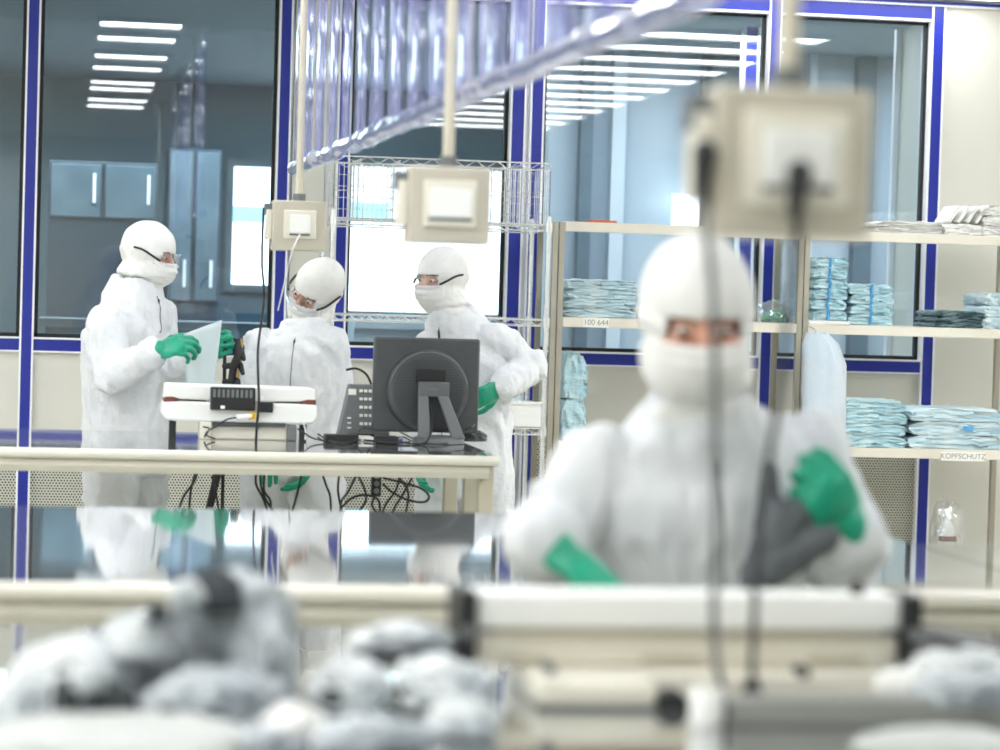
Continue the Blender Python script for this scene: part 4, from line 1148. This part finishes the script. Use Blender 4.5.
pA, JA, HA = person('person in white hooded suit and goggles reading a sheet of paper before the wide window', 9.95,
    dict(pelvis=(127, 437), chest=(124, 335), neck=(134, 287), head=(149.5, 255.5), shoulder_r=(108, 321, -.15), shoulder_l=(157, 313, .13),
         elbow_r=(112, 377, -.22), wrist_r=(152, 353, -.42), elbow_l=(160, 380, .02), wrist_l=(207, 353, -.16)),
    (.80, -.60), (.90, -.42, -.16), (.05, 0, 1), seed=1.0, hd=0.97,
    hands=[dict(side='r', to=(190, 341, -.50), n=(.25, .7, -.6), t=(0, .1, 1), curl=[.75, .8, .85, .85], s=1.08, cuff=.095, thumb=.55),
           dict(side='l', to=(228, 344, -.22), n=(-.3, -.9, .1), t=(0, -.1, 1), curl=[.8, .9, .95, .95], s=1.0, cuff=.06)])
pB, JB, HB = person('person in white hooded suit with tilted head, arms down behind the far heat sealer', 9.98,
    dict(pelvis=(294, 446), chest=(298, 372), neck=(303, 330), head=(316, 291), shoulder_r=(263, 343, .02), shoulder_l=(331, 343, -.06),
         elbow_r=(253, 396, -.02), wrist_r=(262, 440, -.20), elbow_l=(336, 405, .0), wrist_l=(322, 458, -.10)),
    (-.38, -.92), (-.70, -.62, -.36), (.62, .05, .80), seed=5.0, hd=1.0,
    hands=[dict(side='r', n=(0, -.3, -1), t=(.8, -.5, 0), curl=.35), dict(side='l', to=(306, 480, -.13), n=(-.9, .2, .2), t=(-.4, -.9, 0), curl=[.3, .35, .4, .45])])
pC, JC, HC_ = person('person in white hooded suit with hand on hip, standing behind the dark monitor', 10.2,
    dict(pelvis=(466, 462), chest=(464, 366), neck=(452, 318), head=(441, 280), shoulder_r=(433, 345, .10), shoulder_l=(492, 337, -.10),
         elbow_r=(424, 405, .10), wrist_r=(421, 455, -.05), elbow_l=(529, 366, -.06), wrist_l=(503, 387, -.24)),
    (-.50, -.86), (-.80, -.56, -.08), (.06, 0, 1), seed=9.0, hd=1.0,
    hands=[dict(side='r', n=(.6, -.5, 0), t=(-.3, -.9, 0), curl=.4), dict(side='l', to=(480, 398, -.30), n=(-.2, .9, .2), t=(.1, -.4, -1), curl=[.45, .5, .5, .5])])
pD, JD, HD_ = person('largest, blurred person in white hooded suit, facing us behind the long bar sealer', 4.26,
    dict(pelvis=(700, 668, .06), chest=(702, 505, .0), neck=(702, 420, -.04), head=(697, 321, -.10), shoulder_r=(600, 462, -.02), shoulder_l=(803, 452, -.02),
         elbow_r=(548, 545, -.04), wrist_r=(541, 542, -.27), elbow_l=(845, 556, .05), wrist_l=(849, 538, -.20)),
    (-.08, -1), (-.10, -.95, -.22), (-.02, 0, 1), suit='suit_front', goggles=False, seed=14.0, voxel=0.010, hd=1.06,
    hands=[dict(side='r', to=(583, 570, -.34), n=(-.1, .35, -.9), t=(.8, -.3, .4), curl=[.3, .35, .4, .5], s=1.0, voxel=.004),
           dict(side='l', to=(828, 485, -.27), n=(-.12, .98, -.1), t=(1, .1, 0), curl=[1.05, 1.15, 1.2, 1.2], thumb=.7, tuck=1.0, spread=.03, s=1.12, cuff=.09, voxel=.004)])

# sheet of paper held by the first person
py_ = 9.52
c = [W(184, 334, py_-.02), W(222, 320, py_+.03), W(214, 388, py_+.0), W(186, 386, py_-.03)]
vs, fs = [], []
N = 10
for i in range(N+1):
    for j in range(N+1):
        a, b = i/N, j/N
        p = (c[0]*(1-b)+c[1]*b)*(1-a) + (c[3]*(1-b)+c[2]*b)*a
        p += V(0, 0.02*math.sin(PI*b), 0)*(1-0.3*a)
        vs.append(p)
for i in range(N):
    for j in range(N): a = i*(N+1)+j; fs.append((a, a+1, a+N+2, a+N+1))
o = MB().add(vs, fs).build('paper_sheet', M['paper'], None, angle=80)
sm = o.modifiers.new('t', 'SOLIDIFY'); sm.thickness = 0.0006
tag(o, 'pale translucent sheet of paper held up in green gloves', 'paper')

# grey garment held by the nearest person
hy = 4.02
mb = MB()
pl = [(778, 505), (806, 500), (838, 522), (836, 545), (800, 572), (756, 592), (744, 572), (760, 540)]
A_ = [W(a, b, hy) for a, b in pl]
ctr = sum(A_, V(0, 0, 0))/len(A_)
vs = [p+V(0, -0.006, 0) for p in A_]+[p+V(0, 0.028, 0) for p in A_]
n_ = len(pl)
mb.add(vs, [tuple(range(n_)), tuple(range(2*n_-1, n_-1, -1))]+[(i, i+n_, (i+1) % n_+n_, (i+1) % n_) for i in range(n_)])
mb.capsule(W(770, 470, hy+.03), W(766, 530, hy+.02), .012, .016).capsule(W(750, 582, hy), W(826, 534, hy), .016, .020)
me = remesh(mb, 0.006, 8, .6); wrinkle(me, 0.006, 9, 9, 2.2, 2)
tag(link_mesh(me, 'grey_garment', M['held'], None, angle=80), 'slate grey folded garment dangling from the raised green glove', 'garment')
c_ = W(600, 588, 4.0)
me = crumple(V(c_.x, 4.02, c_.z-0.05), 0.085, 0.06, 0.032, .35, 3.0, 77, 4)
tag(link_mesh(me, 'grey_bag', M['bag_grey'], None), 'crumpled grey bag under the lowered green glove behind the sealer bar', 'bag')
# ------------------------------------------------------------------ near sealing machine
ny = 3.44
def nx(px, y=ny): return W(px, 610, y).x
zN = lambda py, y=ny: W(690, py, y).z
xa, xb = nx(473), nx(895); xm = (xa+xb)/2
t = thing('bar_sealer', 'long cream bar sealer with black end brackets in front of the nearest person', 'heat sealer', (xm, ny, 1.0))
za, zb_, zc, zd = zN(592), zN(627), zN(632), zN(665)
u = box((xa, ny-0.03, zb_), (xb, ny+0.05, za)).build('upper_jaw', M['white_plastic'], t, bevel=0.006)
box((xa+0.03, ny-0.032, zb_-0.004), (xb-0.03, ny+0.03, zb_+0.001)).build('sealing_strip', M['legs'], u)
lj = box((xa, ny-0.02, zd), (xb, ny+0.05, zc)).build('lower_jaw', M['cream_plastic'], t, bevel=0.006)
for (p, q) in ((500, 545), (640, 700), (805, 860)):
    box((nx(p), ny-0.022, zd+0.006), (nx(q), ny-0.018, zd+0.016)).build('slot', M['legs'], lj)
for x in (xa-0.013, xb+0.013):
    br = MB().box((x-0.013, ny-0.045, zN(662)), (x+0.013, ny+0.06, za+0.002)).build('end_bracket', M['black'], t, bevel=0.004)
    MB().disc((x, ny-0.047, zN(629)), (0, 1, 0), 0.010, 0.010).build('pivot_bolt', M['grey_plastic'], br)
box((nx(540, 3.28), 3.28, 1.001), (nx(660, 3.28), 3.46, zd)).build('base_box', M['cream_plastic'], t, bevel=0.008)
box((nx(645, 3.36), 3.36, 1.001), (nx(890, 3.36), 3.46, zd)).build('rear_base', M['cream_plastic'], t, bevel=0.006)
box((nx(540, 3.27), 3.27, 1.001), (nx(660, 3.27), 3.285, 1.006)).build('foot_strip', M['grey_plastic'], t)
for (px, py, r, mat) in ((672, 707, 0.023, 'black'), (803, 672, 0.008, 'black'), (550, 668, 0.008, 'grey_plastic')):
    p = W(px, py, 3.29)
    MB().loft([(p+Vector((0, 0.03-k, 0)), Vector((r*q, 0, 0)), Vector((0, 0, r*q))) for k, q in ((0, .8), (.01, 1), (.035, 1), (.042, .85))], 20).build('knob', M[mat], t)
p = W(857, 592, ny)
MB().capsule((p.x, ny, za), (p.x, ny, za+0.012), 0.010, 0.008).build('release_button', M['black'], t)
q0, q1 = nx(914), nx(1003)
MB().add([(q0, ny-0.06, zN(650)), (q1, ny-0.05, zN(640)), (q1, ny+0.08, zN(640)), (q0, ny+0.08, zN(626)), (q0, ny-0.06, zN(654)), (q1, ny-0.05, zN(644)), (q1, ny+0.08, zN(644)), (q0, ny+0.08, zN(630))],
         [(0,1,2,3),(7,6,5,4),(0,4,5,1),(1,5,6,2),(2,6,7,3),(3,7,4,0)]).build('side_tray', M['black'], t)

# white roll holder beside the knob, grey bar
rp = WZ(706, 727, 1.0)
t = thing('tape_roll', 'small white roll standing by the black knob of the bar sealer', 'roll', rp)
MB().loft([(rp+Vector((0,0,z)), Vector((r,0,0)), Vector((0,r,0))) for z, r in ((.001,.018),(.006,.021),(.045,.021),(.05,.018))], 24).build('roll_body', M['white_plastic'], t)
MB().disc(rp+Vector((0,0,0.051)), (0,0,1), 0.009, 0.004).build('core', M['legs'], t)
g0 = WZ(722, 727, 1.0)
t = thing('steel_bar', 'flat grey metal bar lying across the nearest table in front of the bar sealer', 'bar', (g0.x+0.3, g0.y, 1.0))
box((g0.x+0.01, g0.y, 1.001), (g0.x+0.75, g0.y+0.05, 1.036)).build('bar', M['rail_grey'], t, bevel=0.004)
box((g0.x, g0.y+0.005, 1.004), (g0.x+0.012, g0.y+0.045, 1.032)).build('end_cap', M['black'], t, bevel=0.003)
p = WZ(752, 702, 1.0)
o = MB().loft([(p+Vector((0,0,z)), Vector((r,0,0)), Vector((0,r,0))) for z, r in ((.001,.014),(.012,.016),(.02,.010),(.034,.006),(.038,.003))], 16).build('cable_gland', M['black']); tag(o, 'small black cone where the falling cables meet the nearest table', 'cable gland')
b0 = WZ(840, 700, 1.0)
o = box((b0.x-0.085, b0.y, 1.001), (b0.x+0.085, b0.y+0.04, 1.02)).build('pale_strip', M['gown2'], None, bevel=0.003); tag(o, 'pale blue strip lying between the bar sealer and the grey bar', 'strip')

# ------------------------------------------------------------------ piles of crumpled bags
def bag(name, label, x0, x1, y0, y1, y, mat, seed, ry=None, amp=0.38, cat='bag', rot=0.0, freq=3.2):
    """x0..y1: the span it covers in the photo, at depth y; nothing sinks under the tabletop"""
    a, b = W(x0, (y0+y1)/2, y), W(x1, (y0+y1)/2, y); m = (x0+x1)/2
    zt, zb = W(m, y0, y).z, max(1.0, W(m, y1, y).z)
    rx = (b.x-a.x)/2
    me = crumple(Vector(((a.x+b.x)/2, y, zb)), rx, ry or min(0.11, rx*0.85), max(0.006, (zt-zb)/2), amp, freq, seed, 5, True, rot)
    return tag(link_mesh(me, name, M[mat]), label, cat, None if cat == 'cloth' else 'crumpled bags heaped on the nearest table')
B, Gm, K = 'bag_pale', 'bag_grey', 'bag_dark'
bag('cloth_sheet', 'flat pale cloth spread under the big heap of bags', -30, 262, 716, 775, 2.98, 'cream_cloth', 1, 0.16, 0.16, 'cloth')
bag('crumpled_bag', 'big grey bag forming the body of the high heap', 85, 300, 606, 712, 3.40, Gm, 4, 0.12)
bag('crumpled_bag', 'shiny grey bag on the crest of the high heap', 168, 302, 566, 650, 3.37, Gm, 5, 0.09, 0.42)
bag('crumpled_bag', 'grey bag slumping down the high heap towards the low pile', 222, 300, 594, 700, 3.32, Gm, 6, 0.08)
bag('crumpled_garment', 'dark grey garment showing at the top of the high heap', 180, 246, 566, 614, 3.29, K, 7, 0.04, 0.3, 'garment')
bag('crumpled_bag', 'pale flap folded over the dark garment on the high heap', 166, 206, 577, 604, 3.24, B, 8, 0.03)
bag('crumpled_bag', 'blue-grey fold hanging below the pale flap of the high heap', 168, 200, 596, 628, 3.25, Gm, 29, 0.03)
bag('crumpled_garment', 'small black fold peeping out under the pale flap', 144, 170, 603, 624, 3.23, K, 9, 0.02, 0.3, 'garment')
bag('crumpled_bag', 'pale bag sloping from the high heap towards the low end', 105, 185, 612, 660, 3.27, B, 10, 0.07)
bag('crumpled_bag', 'wide pale bag at the low end of the big heap', 5, 150, 634, 712, 3.32, B, 2, 0.11)
bag('crumpled_bag', 'rumpled pale bag at the very end of the heap by the table edge', -20, 58, 672, 724, 3.14, B, 3, 0.08)
bag('crumpled_garment', 'dark garment lying in a V at the foot of the big heap', 80, 142, 678, 720, 3.06, K, 11, 0.03, 0.3, 'garment')
bag('crumpled_garment', 'narrow dark fold making the other limb of the V at the heap foot', 50, 82, 674, 718, 3.06, K, 32, 0.02, 0.3, 'garment')
bag('crumpled_bag', 'pale bag corner poking down into the dark V', 70, 108, 656, 690, 3.03, B, 30, 0.03)
bag('crumpled_bag', 'grey bag at the foot of the high heap above the cloth', 136, 300, 664, 718, 3.16, Gm, 13, 0.08)
bag('crumpled_garment', 'tiny dark fold at the foot of the grey bag above the cloth', 156, 178, 704, 722, 3.06, K, 31, 0.015, 0.3, 'garment')
bag('crumpled_bag', 'long white bag along the rear of the low pile', 342, 462, 621, 652, 3.42, B, 15, 0.06, 0.3)
bag('crumpled_garment', 'dark seam of cloth below the long white bag of the low pile', 338, 458, 644, 664, 3.37, K, 16, 0.04, 0.3, 'garment')
bag('crumpled_bag', 'broad pale bag in the middle of the low pile', 298, 402, 650, 716, 3.28, B, 17, 0.09)
bag('crumpled_bag', 'broad whitish bag of the low pile next to the bar sealer', 388, 502, 652, 716, 3.30, B, 18, 0.09)
bag('crumpled_garment', 'small dark fold in the middle of the low pile', 318, 344, 688, 706, 3.17, K, 22, 0.016, 0.3, 'garment')
bag('crumpled_bag', 'bright crinkled bag at the front of the low pile', 256, 334, 700, 736, 3.02, 'white_cloth', 20, 0.05)
bag('crumpled_bag', 'grey-blue bag half under the bright crinkled one', 300, 445, 714, 755, 2.97, Gm, 21, 0.06)
bag('crumpled_bag', 'grey bag at the table front beside the pale cloth', 225, 300, 722, 760, 2.94, Gm, 27, 0.05)
bag('crumpled_bag', 'pale bag lying flat in front of the low pile, by the table mirror', 425, 506, 696, 738, 3.08, B, 23, 0.06)
bag('crumpled_bag', 'white bag heaped under the black side tray', 905, 1020, 646, 690, 3.28, B, 24, 0.07, 0.3)
bag('crumpled_bag', 'white bag trailing from the tray towards the bar sealer', 874, 930, 668, 694, 3.24, 'white_cloth', 25, 0.04, 0.3)
bag('crumpled_bag', 'grey-white bag lying before the heap at the black side tray', 910, 1020, 672, 706, 3.18, Gm, 26, 0.05, 0.3)
bag('cloth_sheet', 'pale flat cloth lying in front of the grey metal bar', 850, 1040, 728, 775, 2.93, 'cream_cloth', 28, 0.09, 0.14, 'cloth')
